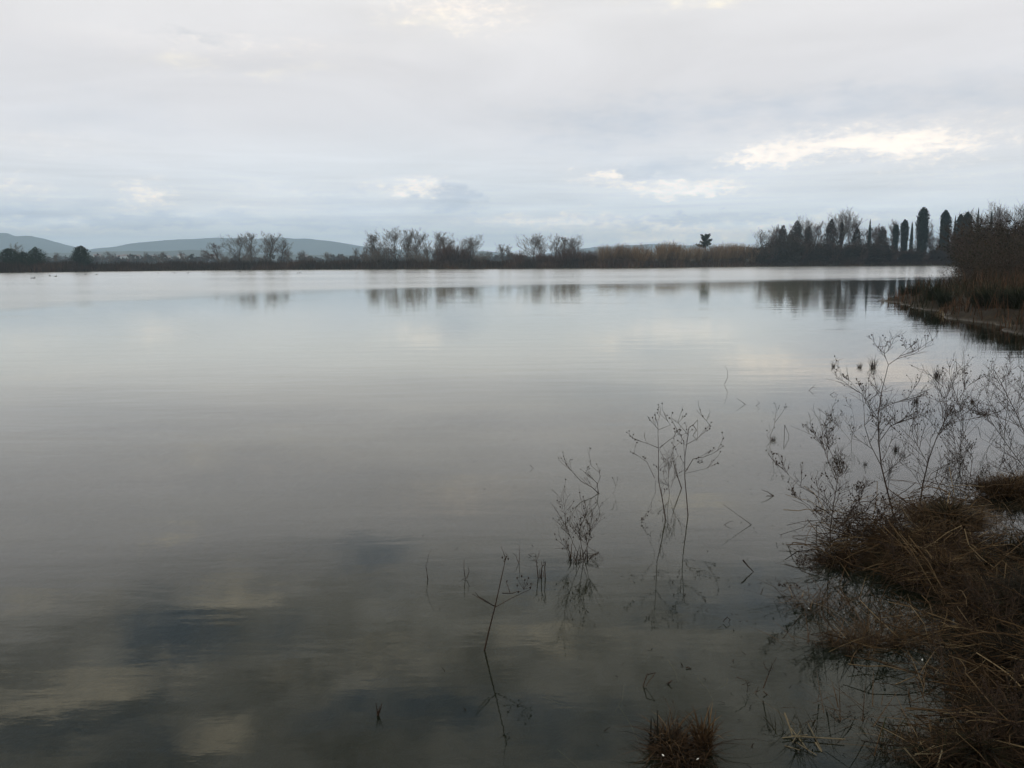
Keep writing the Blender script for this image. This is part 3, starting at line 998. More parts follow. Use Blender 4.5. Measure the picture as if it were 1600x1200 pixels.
# leafy thicket bush for undergrowth and right thicket
def thicket(seed, Hm=5.0, rad=2.8, n=5200, mat='olive', size=.16, twigs='twig_brown'):
    rng = np.random.default_rng(seed)
    rnd = random.Random(seed)
    A, B = Segs(), Segs()
    tips = []
    for i in range(46):
        a_ = rnd.uniform(0, 6.28)
        f = rnd.random() ** .6 * 1.0
        p = Vector((rnd.uniform(-.5, .5), rnd.uniform(-.5, .5), -.1))
        d = Vector((math.cos(a_) * f, math.sin(a_) * f, 1)).normalized()
        L = Hm * rnd.uniform(.7, 1.1)
        r = .028
        for j in range(6):
            d = (d + Vector((rnd.uniform(-.2, .2), rnd.uniform(-.2, .2), rnd.uniform(-.04, .12)))).normalized()
            q = p + d * L / 6
            A.add(p, q, r, r * .8, rnd.random())
            r *= .8
            if j >= 1:
                tips.append(q)
                for _ in range(4):
                    d2 = (d + Vector((rnd.uniform(-.9, .9), rnd.uniform(-.9, .9), rnd.uniform(-.2, .7)))).normalized()
                    q2 = q + d2 * rnd.uniform(.35, .9)
                    B.add(q, q2, .009, .005, rnd.random())
                    for _ in range(3):
                        d3 = (d2 + Vector((rnd.uniform(-.8, .8), rnd.uniform(-.8, .8), rnd.uniform(-.2, .7)))).normalized()
                        m_ = q.lerp(q2, rnd.uniform(.4, 1))
                        B.add(m_, m_ + d3 * rnd.uniform(.2, .55), .006, .003, rnd.random())
            p = q
    tips = np.array([tuple(x) for x in tips])
    c = tips[rng.integers(0, len(tips), n)]
    c = c[c[:, 2] < Hm * .86]
    cl = rng.normal(0, .30, (len(c), 3))
    P = c + cl
    P = P[P[:, 2] > .02]
    tn = np.clip(.45 + .4 * vnoise(P[:, 0] * 1.3, P[:, 2] * 1.6 + P[:, 1], seed) + rng.normal(0, .15, len(P)), 0, 1)
    V, Fc, T = leaf_cloud(P, size, rng, 1, tn)
    return A.mesh('stem', M['bark'], 4), B.mesh('twigs', M[twigs], 3), mesh_from('foliage', V, Fc, M[mat], T)


THK = [thicket(500, mat='olive'), thicket(501, mat='olive', n=4200), thicket(502, mat='rust', n=3000), thicket(503, mat='ivy', n=6500)]
DARK = [thicket(510, mat='ivy', n=5200, size=.3), thicket(511, mat='ivy', n=5200, size=.3)]

# wooded bank at the right
G2 = 'trees of the wooded bank at the right'
right_bare = [(1188, 355, 14, BARE[0], .9, 'pale bare tree at the left end of the wooded bank'), (1203, 351, 16, BARE[5], .8, 'second pale bare tree of the wooded bank'),
              (1216, 356, 12, BARE[3], .8, 'reddish grey bare tree left of the first ivy-clad tree'),
              (1256, 331, 14, BARE[4], .75, 'pale bare crown rising behind the first ivy-clad tree'),
              (1277, 351, 16, BARE[5], .8, 'pale thin bare tree before the great round bare crown'),
              (1358, 352, 14, BARE[3], .7, 'pale bare tree behind the first thin cypress'),
              (1390, 344, 16, BARE[5], .8, 'pale bare tree left of the dark rounded cypress'),
              (1372, 356, 18, BARE[0], .8, 'low pale bare tree behind the red-topped ivy tree'),
              (1457, 342, 14, BARE[5], .75, 'pale bare tree between the two great cypresses'),
              (1430, 350, 18, BARE[1], .8, 'pale bare tree behind the left of the great cypresses'),
              (1517, 322, 14, BARE[0], .75, 'pale bare tree right of the broad cypress'),
              (1551, 307, 12, BARE[4], .65, 'tall bare tree with feathery round top near the right edge'),
              (1535, 330, 16, BARE[5], .8, 'bare tree left under the feathery round top'),
              (1490, 352, 17, BARE[3], .8, 'low bare tree behind the pointed cypress')]
for i, (x, y, ex, me_, w_, lab) in enumerate(right_bare):
    plant_tree('bare_tree', lab, 'tree', x, y, D_at(min(x, 1500), ex), me_, G2, w_, i + 150)
plant_tree('bare_tree', 'great bare tree with broad round crown on the wooded bank', 'tree', 1313, 319.5, D_at(1310, 12), WIDE, G2, 1.05, 9)
for i, (x, y, ex, me_, w_, lab, nm) in enumerate([
    (1222, 351, 9, IVY[1], 1.20, 'ragged reddish ivy-clad tree at the left of the dark group', 'ivy_clad_tree'),
    (1244, 343, 7, IVY[0], 1.23, 'pointed ivy-clad tree under the pale bare crown', 'ivy_clad_tree'),
    (1262, 353, 8, IVY[1], 1.12, 'lower ivy-clad tree right of the pointed one', 'ivy_clad_tree'),
    (1234, 360, 6, IVY[1], 1.20, 'short ivy-clad tree between the ragged and pointed ones', 'ivy_clad_tree'),
    (1297, 341, 7, IVY[0], 1.20, 'dark ivy-clad tree in front of the great round bare crown', 'ivy_clad_tree'),
    (1313, 345, 8, IVY[2], 1.20, 'thin ivy-clad stem in front of the great round bare crown', 'ivy_clad_tree'),
    (1337, 354, 7, IVY[0], 1.20, 'domed ivy-clad tree right of the great bare crown', 'ivy_clad_tree'),
    (1357, 341, 8, CYP[2], .75, 'first thin cypress, a dark needle right of the domed ivy tree', 'cypress_tree'),
    (1377, 353, 7, IVY[1], 1.20, 'flat-topped reddish ivy-clad tree right of the first thin cypress', 'ivy_clad_tree'),
    (1398, 350, 8, TWIN, .7, 'dark evergreen leaning against the rounded cypress', 'evergreen_tree'),
    (1411, 342, 7, CYP[0], .85, 'dark rounded cypress left of the small thin one', 'cypress_tree'),
    (1422.5, 346, 6, CYP[2], .95, 'small thin cypress left of the tallest one', 'cypress_tree'),
    (1439, 322.5, 7, CYP[0], .95, 'tallest cypress, broad dark column', 'cypress_tree'),
    (1474, 327.5, 7, CYP[1], .95, 'second tallest cypress, leaning column with tapered foot', 'cypress_tree'),
    (1489, 336, 9, CYP[2], .6, 'needle-thin cypress between the leaning column and the broad one', 'cypress_tree'),
    (1497, 334, 7, CYP[1], .85, 'left half of the broad ragged-topped cypress pair', 'cypress_tree'),
    (1508, 330, 8, CYP[0], .9, 'right half of the broad ragged-topped cypress pair', 'cypress_tree'),
    (1524, 323, 9, CYP[2], .6, 'needle-thin cypress rising above the thicket', 'cypress_tree'),
    (1545, 326, 9, CYP[2], .6, 'needle-thin cypress under the feathery bare top', 'cypress_tree'),
]):
    plant_tree(nm, lab, 'tree', x, y, D_at(min(x, 1500), ex), me_, G2, w_, i + 180, 12.3)
for i, (x, y, lab) in enumerate([(1196, 362, 'reddish bare tree in front of the first two pale ones'), (1212, 350, 'reddish bare tree left behind the ragged ivy tree'), (1230, 345, 'reddish bare tree between the ragged and pointed ivy trees'),
                                 (1268, 344, 'reddish bare tree right behind the pointed ivy tree'), (1285, 340, 'reddish bare tree left of the great round crown'), (1326, 340, 'reddish bare tree right under the great round crown'),
                                 (1346, 352, 'reddish bare tree between the domed ivy tree and the first thin cypress'), (1366, 348, 'reddish bare tree right of the first thin cypress'), (1384, 350, 'reddish bare tree left of the dark leaning evergreen'),
                                 (1402, 340, 'reddish bare tree behind the dark rounded cypress'), (1450, 352, 'low reddish bare tree right of the tallest cypress'), (1466, 356, 'low reddish bare tree left of the leaning column cypress')]):
    plant_tree('bare_tree', lab, 'tree', x, y, D_at(x, 11 + i % 4), BARE_RED[i % 2], G2, .95, i + 420)
# dark undergrowth along the wooded bank
ul = ['at the foot of the pale bare trees', 'left of the ragged ivy tree', 'under the ragged ivy tree', 'under the pointed ivy tree', 'right of the pointed ivy tree', 'left of the great bare trunk',
      'under the great bare crown', 'right of the great bare trunk', 'behind the rusty reed patch', 'under the domed ivy tree', 'under the first thin cypress', 'under the flat-topped ivy tree',
      'left of the rounded cypress', 'under the rounded cypress', 'under the small thin cypress', 'under the tallest cypress', 'right of the tallest cypress', 'left of the leaning cypress',
      'under the leaning cypress', 'under the broad cypress pair', 'right of the broad cypress pair', 'at the dark end of the wooded bank']
for i, lab in enumerate(ul):
    x = 1186 + i * 16.2
    y = (384, 380, 374, 370, 376, 384, 378, 376, 386, 378, 384, 378, 380, 386, 390, 388, 392, 388, 382, 378, 372, 366)[i]
    ms = (DARK[i % 2], BRUSH[i % 2], DARK[(i + 1) % 2])[i % 3]
    plant_tree('undergrowth_bush', 'dark tangled bush ' + lab, 'bush', x, y, D_at(min(x, 1500), 4 + i % 3), ms, 'undergrowth of the wooded bank', 1.25, i + 220, 4.9, part_names=('stem', 'twigs', 'foliage'))


# (column, top row, depth metres, kind, width, label)
th = [(1512, 356, 150, 3, .6, 'dark bush where the wooded bank turns towards the viewer'), (1524, 350, 140, 1, .7, 'brown bush right of the turn of the bank'),
      (1538, 345, 130, 0, .9, 'olive bush under the needle-thin cypress'), (1550, 338, 122, 2, 1.0, 'reddish bush below the feathery bare top'),
      (1556, 334, 112, 0, 1.2, 'tall olive bush with twiggy reddish top'), (1572, 330, 104, 2, 1.2, 'tall reddish twiggy bush near the right edge'),
      (1588, 327, 96, 0, 1.2, 'tall olive bush at the right edge'), (1606, 322, 90, 2, 1.2, 'reddish twiggy bush cut by the right edge'),
      (1630, 318, 84, 0, 1.2, 'bush just past the right edge behind the reeds'),
      (1522, 387, 118, 3, .8, 'low dark bush at the water end of the thicket'), (1536, 384, 98, 1, .9, 'low brown bush second from the water end'),
      (1542, 376, 88, 0, 1.2, 'olive bush in the front row of the thicket'), (1562, 366, 80, 1, 1.2, 'brown bush in the front row under the tall olive one'),
      (1584, 358, 74, 0, 1.2, 'yellowish olive bush in the front row near the edge'), (1604, 350, 68, 1, 1.2, 'brown bush in the front row cut by the edge'),
      (1526, 403, 84, 2, .9, 'small rusty bush at the tip of the thicket'), (1538, 398, 72, 3, 1.3, 'low dark bush behind the reed bank'),
      (1566, 392, 64, 0, 1.2, 'low olive bush behind the reed bank'), (1594, 384, 58, 3, 1.2, 'dark bush behind the reed bank at the edge')]
for i, (x, y, D, k, w_, lab) in enumerate(th):
    plant_tree('thicket_bush', lab, 'bush', x, y + 7, D, THK[k], 'thicket on the right bank', w_, i + 300, 5.2, part_names=('stem', 'twigs', 'foliage'))
plant_tree('rusty_bush', 'small rusty bush at the water edge under the great bare tree', 'bush', 1330, 400, D_at(1330, 1.5), THK[2], None, 2.3, 2, 5.2, part_names=('stem', 'twigs', 'foliage'))


# ------------------------------------------------------------------ reeds along the far bank (nobody could count them)
rng = np.random.default_rng(77)
N = 46000
xs = rng.uniform(-120, 1515, N)
ex = rng.uniform(-.8, 7.5, N)
sy = np.interp(xs, WLX, WLY)
base = np.zeros((N, 3))
dxp = (xs - W / 2) / F_PX
dyp = -(sy - H / 2) / F_PX
rv = np.array(_R)[None] * dxp[:, None] + np.array(_U)[None] * dyp[:, None] + np.array(_F)[None]
tt = CAM_Z / -rv[:, 2]
hit = rv * tt[:, None]
k = (hit[:, 1] + ex) / hit[:, 1]
base[:, 0] = hit[:, 0] * k
base[:, 1] = hit[:, 1] * k
base[:, 2] = np.maximum(height(base[:, 0], base[:, 1]), -.25)
hh = np.interp(xs, [-100, 0, 120, 160, 400, 700, 930, 1100, 1200, 1320, 1350, 1500], [2.6, 2.6, 2.4, 1.9, 2.3, 2.3, 2.4, 2.0, 1.6, 1.2, 1.2, 1.2])
hh = hh * rng.uniform(.6, 1.1, N) * (1 + .22 * vnoise(base[:, 0] * .25, base[:, 1] * .1, 4))
hh *= np.interp(ex, [-.8, .5, 3, 7.5], [.45, .8, 1.0, 1.0])
tint = np.clip(.38 + .22 * vnoise(base[:, 0] * .3, base[:, 1] * .3, 6) + rng.normal(0, .16, N) + np.interp(xs, [900, 960, 1160, 1190], [0, .12, .1, -.22]) - np.interp(xs, [0, 500], [.12, 0]), 0, 1)
V, Fc, T = blades(base, hh, rng.uniform(.06, .16, N), rng.uniform(0, 6.28, N), rng.uniform(0, .2, N), rng.uniform(0, .15, N), tint, 2, rng)
tag(link('reeds', mesh_from('reeds', V, Fc, M['reed_far'], T)), 'belt of brown reeds and dead grass along the far waterline', None, None, 'stuff')

# far woods and scrub on the plain beyond
pts = []
for i in range(1100):
    x = rng.uniform(-80, 1240)
    D = rng.uniform(620, 1900)
    p = at(x, 400, D)
    rad = rng.uniform(2.5, 6)
    hgt_ = rng.uniform(3.5, 8.5) * (1.25 if x < 160 else 1.0) * np.interp(x, [0, 500, 900, 1240], [1, .85, .7, .7])
    n = 55
    u = rng.normal(size=(n, 3))
    u /= np.linalg.norm(u, axis=1, keepdims=True)
    q = u * np.array([rad, rad, hgt_ * .5]) * rng.uniform(.5, 1, (n, 1)) + np.array([p.x, p.y, 3.0 + hgt_ * .48])
    pts.append(q)
P = np.concatenate(pts)
V, Fc, T = leaf_cloud(P, 2.3, rng, 1.0)
tag(link('woods', mesh_from('woods', V, Fc, M['ivy'], T)), 'hazy woods on the plain beyond the far bank', None, None, 'stuff')


# farmhouses on the foothills, a few pixels each
def box(x0, x1, y0, y1, z0, z1):
    V = np.array([[x, y, z] for z in (z0, z1) for y in (y0, y1) for x in (x0, x1)], float)
    Fc = np.array([[0, 2, 3, 1], [4, 5, 7, 6], [0, 1, 5, 4], [2, 6, 7, 3], [0, 4, 6, 2], [1, 3, 7, 5]])
    return V, Fc, np.full(8, .7)


wall_me = mesh_from('wall', *box(-8, 8, -4.5, 4.5, -5, 6)[:2], M['house_wall'])
RV = np.array([[-8.8, -5.2, 5.9], [8.8, -5.2, 5.9], [8.8, 5.2, 5.9], [-8.8, 5.2, 5.9], [-8.8, 0, 9], [8.8, 0, 9]], float)
roof_me = mesh_from('roof', RV, [np.array([[0, 1, 5, 4], [2, 3, 4, 5], [0, 3, 2, 1]]), np.array([[0, 4, 3], [1, 2, 5]])], M['house_roof'])
win_me = mesh_from('window', *join([box(x, x + 1.2, -4.56, -4.45, z, z + 1.6) for x in (-6, -2, 2, 5) for z in (.8, 3.4)])[:2], M['window'])
hl = ['pale farmhouse low on the foothill below the start of the ridge', 'pale farmhouse right beside it, slightly higher', 'pale farmhouse between two hazy trees', 'pale farmhouse left of the wide hazy tree',
      'pale farmhouse behind the wide hazy tree', 'pale farmhouse right of the lone round evergreen', 'pale farmhouse below the ridge top', 'pale farmhouse left of the low dark bare tree',
      'pale farmhouse behind the lone hazy rounded tree']
for i, ((x, y), lab) in enumerate(zip([(189, 400.5), (196, 399.5), (214, 400), (240, 400.5), (262, 401), (152, 399), (283, 399), (333, 400), (478, 401)], hl)):
    p = at(x, y, 2050 + 20 * i)
    h_ = thing('farmhouse', lab, 'house', (p.x, p.y, p.z - 6), random.Random(i).uniform(-.5, .5), 'farmhouses on the foothills')
    link('wall', wall_me, h_)
    link('roof', roof_me, h_)
    tag(link('window', win_me, h_), kind=None)

# ------------------------------------------------------------------ reed bank (the dark spit at the right)
rng = np.random.default_rng(88)
N = 90000
bx = rng.uniform(13, 75, N)
by = rng.uniform(17, 95, N)
d = lake_sd(bx, by)
az_ok = (bx / by < .78) & (bx / by > .3)
keep = (d > -.35) & (d < 16) & az_ok & (rng.uniform(0, 1, N) < np.interp(by, [17, 35, 60, 95], [1, .9, .55, .3]))
bx, by, d = bx[keep], by[keep], d[keep]
n = len(bx)
hh = np.interp(d, [-.35, .2, 1.2, 3, 16], [.28, .5, .95, 1.1, 1.15]) * rng.uniform(.55, 1.12, n) * (1 + .25 * vnoise(bx * .7, by * .7, 12))
hh *= np.interp(by, [20, 40, 60, 95], [1.0, 1.0, 1.1, 1.3])
base = np.stack([bx, by, np.maximum(height(bx, by), -.1)], 1)
tint = np.clip(.40 + .28 * vnoise(bx * .5, by * .5, 14) + rng.normal(0, .17, n), 0, 1)
V, Fc, T = blades(base, hh, rng.uniform(.018, .04, n), rng.uniform(0, 6.28, n), rng.uniform(0, .45, n), rng.uniform(0, .35, n), tint, 3, rng)
tag(link('reed_bank', mesh_from('reed_bank', V, Fc, M['reed_bank'], T)), 'dense brown reeds and dead grass covering the spit at the right', None, None, 'stuff')

# pale flattened straw at the waterline of the spit
N = 60000
bx = rng.uniform(12.5, 20, N); by = rng.uniform(18, 44, N)
d = lake_sd(bx, by)
keep = (np.abs(d + .12) < .10) & (bx / by < .7) & (vnoise(bx * 1.2, by * 1.2, 17) + rng.normal(0, .25, len(bx)) > .1) & (rng.random(len(bx)) < .16)
bx, by = bx[keep], by[keep]
n = len(bx)
base = np.stack([bx, by, np.full(n, .012)], 1)
V, Fc, T = blades(base, rng.uniform(.1, .3, n), rng.uniform(.012, .03, n), rng.uniform(0, 6.28, n), rng.uniform(.7, .95, n), rng.uniform(.1, .3, n), rng.uniform(0, .7, n), 2, rng)
tag(link('washed_straw', mesh_from('washed_straw', V, Fc, M['pale_straw'], T)), 'pale line of washed-up straw along the waterline of the spit', None, None, 'stuff')


# green sedge tussocks on the spit
def tuft_mesh(seed, n, h, w, rad, mat, lean=(.05, .5), droop=(.1, .6), name='blades', segs=4, tint=(0, 1)):
    rng = np.random.default_rng(seed)
    a = rng.uniform(0, 6.28, n)
    r = rad * np.sqrt(rng.uniform(0, 1, n))
    base = np.stack([r * np.cos(a), r * np.sin(a), np.full(n, -.02)], 1)
    clump = 1 + .45 * vnoise(base[:, 0] / rad * 2.2, base[:, 1] / rad * 2.2, seed)
    V, Fc, T = blades(base, h * clump * rng.uniform(.35, 1.1, n), w * rng.uniform(.6, 1.3, n), a + rng.normal(0, 1.5, n), rng.uniform(*lean, n), rng.uniform(*droop, n), rng.uniform(*tint, n), segs, rng)
    return mesh_from(name, V, Fc, M[mat], T)


sed = [tuft_mesh(600 + i, 500, 1.25, .022, .35, 'sedge') for i in range(3)]
for i, ((x, y, s), lab) in enumerate(zip([(1412, 470, .8), (1428, 474, 1.0), (1455, 482, 1.15), (1475, 486, 1.1), (1530, 494, 1.2), (1552, 498, 1.25), (1578, 503, 1.2), (1598, 506, 1.2)],
                                         ['small green sedge tussock near the tip of the spit', 'green sedge tussock second from the tip of the spit', 'dark green sedge tussock at the first bend of the spit', 'dark green sedge tussock just right of the first bend',
                                          'green sedge tussock past the pale straw on the spit', 'tall green sedge tussock in the middle of the spit', 'tall green sedge tussock near the right edge on the spit', 'green sedge tussock cut by the right edge on the spit'])):
    p = ground(x, y)
    d_ = 0.9
    o = tag(link('sedge_tussock', sed[i % 3], None, (p.x + .5, p.y + d_, max(zat(p.x + .5, p.y + d_), 0) - .02)), lab, 'grass tussock', 'sedge tussocks on the spit')
    o.scale = (s * .62,) * 3
    o.rotation_euler[2] = i * 1.3

# ------------------------------------------------------------------ near bank: mats of dead grass
def scatter_mats(n, sel, rng, zmin=-.06, spread=1.15):
    xs, ys = [], []
    for _ in range(60):
        k = rng.integers(0, len(sel), n)
        c = np.array([MATW[s] for s in sel])[k]
        xs.append(c[:, 0] + rng.normal(0, .5, n) * c[:, 2] * spread)
        ys.append(c[:, 1] + rng.normal(0, .5, n) * c[:, 3] * spread)
        if len(xs) * n > 3 * n:
            break
    x = np.concatenate(xs); y = np.concatenate(ys)
    z = height(x, y)
    m_ = z > zmin
    x, y, z = x[m_][:n], y[m_][:n], z[m_][:n]
    return np.stack([x, y, np.maximum(z, -.04)], 1)


rng = np.random.default_rng(99)
land = [i for i in range(len(MATS)) if i not in (10, 14)]
b1 = scatter_mats(15000, [0, 1, 2, 3, 4, 5, 6, 7, 8, 9, 15], rng)
n = len(b1)
tint = np.clip(.40 + .25 * vnoise(b1[:, 0] * 3, b1[:, 1] * 3, 21) + rng.normal(0, .2, n), 0, 1)
V, Fc, T = blades(b1, rng.uniform(.04, .17, n) * (1 + .5 * vnoise(b1[:, 0] * 5, b1[:, 1] * 5, 23)), rng.uniform(.003, .010, n), rng.uniform(0, 6.28, n), rng.uniform(.2, .99, n), rng.uniform(.1, 1.3, n), tint, 3, rng)
tag(link('dead_grass', mesh_from('dead_grass', V, Fc, M['mudgrass'], T)), 'dark matted grass covering the near bank', None, None, 'stuff')
b2 = scatter_mats(3800, [0, 1, 2, 3], rng, -.02, .95)
n = len(b2)
V, Fc, T = blades(b2, rng.uniform(.05, .24, n), rng.uniform(.003, .010, n), rng.uniform(0, 6.28, n), rng.uniform(.2, .99, n), rng.uniform(.3, 1.4, n), np.clip(rng.normal(.45, .3, n), 0, 1), 4, rng)
tag(link('brown_grass', mesh_from('brown_grass', V, Fc, M['straw'], T)), 'brown dead grass drooping over the near bank edge', None, None, 'stuff')
b3 = scatter_mats(2600, [4, 5, 6, 7, 8, 9, 15, 13], rng, -.02, 1.0)
n = len(b3)
V, Fc, T = blades(b3, rng.uniform(.04, .24, n), rng.uniform(.002, .006, n), rng.uniform(0, 6.28, n), rng.uniform(.4, .99, n), rng.uniform(.3, 1.3, n), np.clip(rng.normal(.25, .27, n), 0, 1), 4, rng)
tag(link('rusty_grass', mesh_from('rusty_grass', V, Fc, M['rust_straw'], T)), 'rusty dead grass scattered over the dark near bank', None, None, 'stuff')
# floating matted straw around the shallows and litter of stems
fl = []
for (x, y, a_, b_, n) in [(1390, 1005, .38, .08, 420), (1330, 1010, .15, .08, 200), (1470, 1180, .22, .1, 300), (1430, 975, .3, .10, 200), (1350, 1120, .25, .12, 60), (1560, 800, .3, .2, 160), (1500, 1080, .12, .2, 200), (1245, 945, .12, .1, 60), (1300, 950, .2, .15, 160)]:
    p = ground(x, y)
    q = np.stack([p.x + rng.normal(0, .6, n) * a_, p.y + rng.normal(0, .6, n) * b_, rng.uniform(-.012, .03, n)], 1)
    fl.append(q)
fl = np.concatenate(fl)
n = len(fl)
V, Fc, T = blades(fl, rng.uniform(.06, .26, n), rng.uniform(.002, .005, n), rng.uniform(0, 6.28, n), rng.uniform(.8, .99, n), rng.uniform(.0, .35, n), np.clip(rng.normal(.35, .28, n), 0, 1), 3, rng)
tag(link('straw_litter', mesh_from('straw_litter', V, Fc, M['straw'], T)), 'matted straw lying in the shallows of the near bank', None, None, 'stuff')


# tangle of dead stalks lying criss-cross over the bank, bent and broken
rng = np.random.default_rng(123)
sg = Segs()
for (x, y, a_, b_, z0, z1, n) in [(1340, 850, .28, .22, .0, .28, 260), (1420, 870, .38, .34, .05, .30, 520), (1480, 900, .40, .34, .05, .24, 420), (1480, 815, .30, .22, .10, .32, 260),
                                  (1550, 930, .42, .34, .05, .22, 420), (1600, 880, .36, .3, .08, .25, 260), (1560, 1010, .34, .26, .04, .24, 340), (1590, 1090, .26, .26, .04, .28, 320),
                                  (1540, 1160, .22, .16, .02, .2, 200), (1400, 1005, .32, .08, .0, .03, 80), (1470, 1060, .24, .2, .0, .06, 70), (1570, 775, .34, .14, .03, .12, 160), (1310, 880, .16, .12, .0, .2, 110)]:
    p = ground(x, y)
    for _ in range(n):
        q = Vector((p.x + rng.normal(0, .5) * a_, p.y + rng.normal(0, .5) * b_, rng.uniform(z0, z1) * rng.uniform(.3, 1)))
        an = rng.uniform(0, 6.28)
        tl = rng.normal(0, .35)
        d = Vector((math.cos(an), math.sin(an), tl)).normalized()
        L = rng.uniform(.08, .42)
        r_ = rng.choice([.0010, .0015, .0021, .0032])
        tn = min(1, max(0, rng.normal(.45, .32)))
        for j in range(3):
            d = (d + Vector((rng.normal(0, .22), rng.normal(0, .22), rng.normal(-.06, .16)))).normalized()
            q2 = q + d * L / 3
            q2.z = max(q2.z, -.015)
            sg.add(q, q2, r_, r_ * .9, tn)
            q = q2
tag(link('stalk_tangle', sg.mesh('stalk_tangle', M['straw'], 3)), 'criss-cross tangle of dead stalks lying over the near bank', None, None, 'stuff')
# specks of plant litter floating on the shallows
n = 420
fx, fy = [], []
for _ in range(n):
    px0, py0 = (rng.uniform(640, 1600), rng.uniform(560, 1190)) if rng.random() < .35 else (rng.normal(1270, 110), rng.normal(900, 140))
    if py0 < 540:
        continue
    q = ground(min(px0, 1640), py0)
    fx.append(q.x); fy.append(q.y)
P = np.stack([fx, fy, np.full(len(fx), .003)], 1)
V, Fc, T = blades(P, rng.uniform(.008, .04, len(P)), rng.uniform(.002, .007, len(P)), rng.uniform(0, 6.28, len(P)), rng.uniform(.9, .99, len(P)), rng.uniform(0, .3, len(P)), rng.uniform(0, .5, len(P)), 2, rng)
tag(link('floating_litter', mesh_from('floating_litter', V, Fc, M['mudgrass'], T)), 'specks of plant litter floating on the shallows', None, None, 'stuff')


# ------------------------------------------------------------------ foreground plants
def ballmesh(P, r, rng):
    """small lumpy octahedral seed heads"""
    P = np.asarray(P, float)
    n = len(P)
    o = np.array([[1, 0, 0], [-1, 0, 0], [0, 1, 0], [0, -1, 0], [0, 0, 1.2], [0, 0, -1.2]], float)
    V = P[:, None] + o[None] * (r * rng.uniform(.7, 1.4, (n, 6)))[:, :, None]
    f = np.array([[0, 2, 4], [2, 1, 4], [1, 3, 4], [3, 0, 4], [2, 0, 5], [1, 2, 5], [3, 1, 5], [0, 3, 5]])
    Fc = (f[None] + (np.arange(n) * 6)[:, None, None]).reshape(-1, 3)
    return V.reshape(-1, 3), Fc, np.repeat(rng.uniform(0, 1, n), 6)


def traced(name, label, cat, base_px, lines, r0=.0035, mat='stem_dark', twig_n=0, twig_len=.10, seeds=0, seed=1, group=None, depth=.08, seed_r=.006, sub=False):
    """a plant drawn as stems seen in the photo, standing at its own depth; lines: (list of pixels, thickness factor)"""
    rnd = random.Random(seed)
    rng = np.random.default_rng(seed)
    b = ground(*base_px)
    Yb = b.y
    main, tw, heads = Segs(), Segs(), []
    for li, (pts, th_) in enumerate(lines):
        dy = 0.0
        slope = rnd.uniform(-1, 1) * depth
        prev = None
        m_ = len(pts)
        P3 = []
        for i, (x, y) in enumerate(pts):
            P3.append(at(x, y, Yb + slope * i / max(1, m_ - 1)) - b)
        # the pieces stay thinner towards the tip
        for i in range(m_ - 1):
            ra = r0 * th_ * (1 - .65 * i / (m_ - 1))
            rb = r0 * th_ * (1 - .65 * (i + 1) / (m_ - 1))
            (main if th_ >= .7 or twig_n < 3 else tw).add(P3[i], P3[i + 1], ra, rb, rnd.random())
        for k in range(int(twig_n * (1 if th_ >= .7 else .6))):
            i = rnd.randrange(max(0, m_ // 3), m_ - 1) if m_ > 2 else 0
            q = P3[i].lerp(P3[i + 1], rnd.random())
            if q.z < .02:
                continue
            dd = (P3[i + 1] - P3[i]).normalized()
            d2 = (dd + Vector((rnd.uniform(-.9, .9), rnd.uniform(-.9, .9), rnd.uniform(-.2, .6)))).normalized()
            L = twig_len * rnd.uniform(.4, 1.1)
            for j in range(3):
                d2 = (d2 + Vector((rnd.uniform(-.25, .25), rnd.uniform(-.25, .25), rnd.uniform(-.1, .2)))).normalized()
                q2 = q + d2 * L / 3
                tw.add(q, q2, r0 * .33, r0 * .26, rnd.random())
                if rnd.random() < .6:
                    d3 = (d2 + Vector((rnd.uniform(-1, 1), rnd.uniform(-1, 1), rnd.uniform(-.3, .8)))).normalized()
                    q3 = q2 + d3 * L * .35
                    tw.add(q2, q3, r0 * .26, r0 * .2, rnd.random())
                    if seeds and rnd.random() < seeds:
                        heads.append(tuple(q3))
                q = q2
            if seeds and rnd.random() < seeds:
                heads.append(tuple(q))
        if seeds and m_ > 1 and rnd.random() < seeds:
            heads.append(tuple(P3[-1]))
    if len(tw.a) <= 5:
        for k_ in 'abrst':
            getattr(main, k_).extend(getattr(tw, k_))
        tw = Segs()
    t_ = thing(name, label, cat, tuple(b), 0, group)
    link('stem', main.mesh('stem', M[mat], 5), t_)
    if tw.a:
        tg = link('twigs', tw.mesh('twigs', M[mat], 3), t_)
        if len(tw.a) > 5:
            tg['kind'] = 'stuff'
    if heads:
        link('seed_heads', mesh_from('seed_heads', *ballmesh(heads, seed_r, rng)[:2], M['seed']), t_)['kind'] = 'stuff'
    return t_


# forked stem standing alone
traced('dead_plant', 'tall forked dead stem leaning alone out of the open water', 'dead stem', (757, 1016),
       [([(757, 1016), (764, 985), (773, 950), (783, 905), (790, 873)], 1.25), ([(775, 948), (757, 939), (738, 928)], .85), ([(763, 941), (748, 932), (742, 925)], .6),
        ([(775, 948), (800, 934), (828, 921)], .62), ([(785, 927), (800, 927), (810, 924), (813, 924)], .7), ([(797, 926), (792, 912), (791, 908)], .5),
        ([(790, 873), (783, 853)], .5), ([(790, 873), (793, 868), (788, 862)], .5), ([(828, 921), (832, 911)], .4)], .0038, 'stem_dark', 0, .06, .0, 3)
b = ground(757, 1016)
rng = np.random.default_rng(4)
hp = []
for (x, y) in [(810, 925), (808, 903), (815, 900), (820, 906), (826, 903), (824, 912), (830, 912), (829, 918), (792, 908), (789, 874), (791, 870), (794, 873), (788, 877), (785, 871), (808, 915)]:
    q = at(x, y, b.y + rng.uniform(-.04, .04)) - b
    hp.append(tuple(q))
o = [c for c in bpy.data.objects if c.name == 'dead_plant'][0]
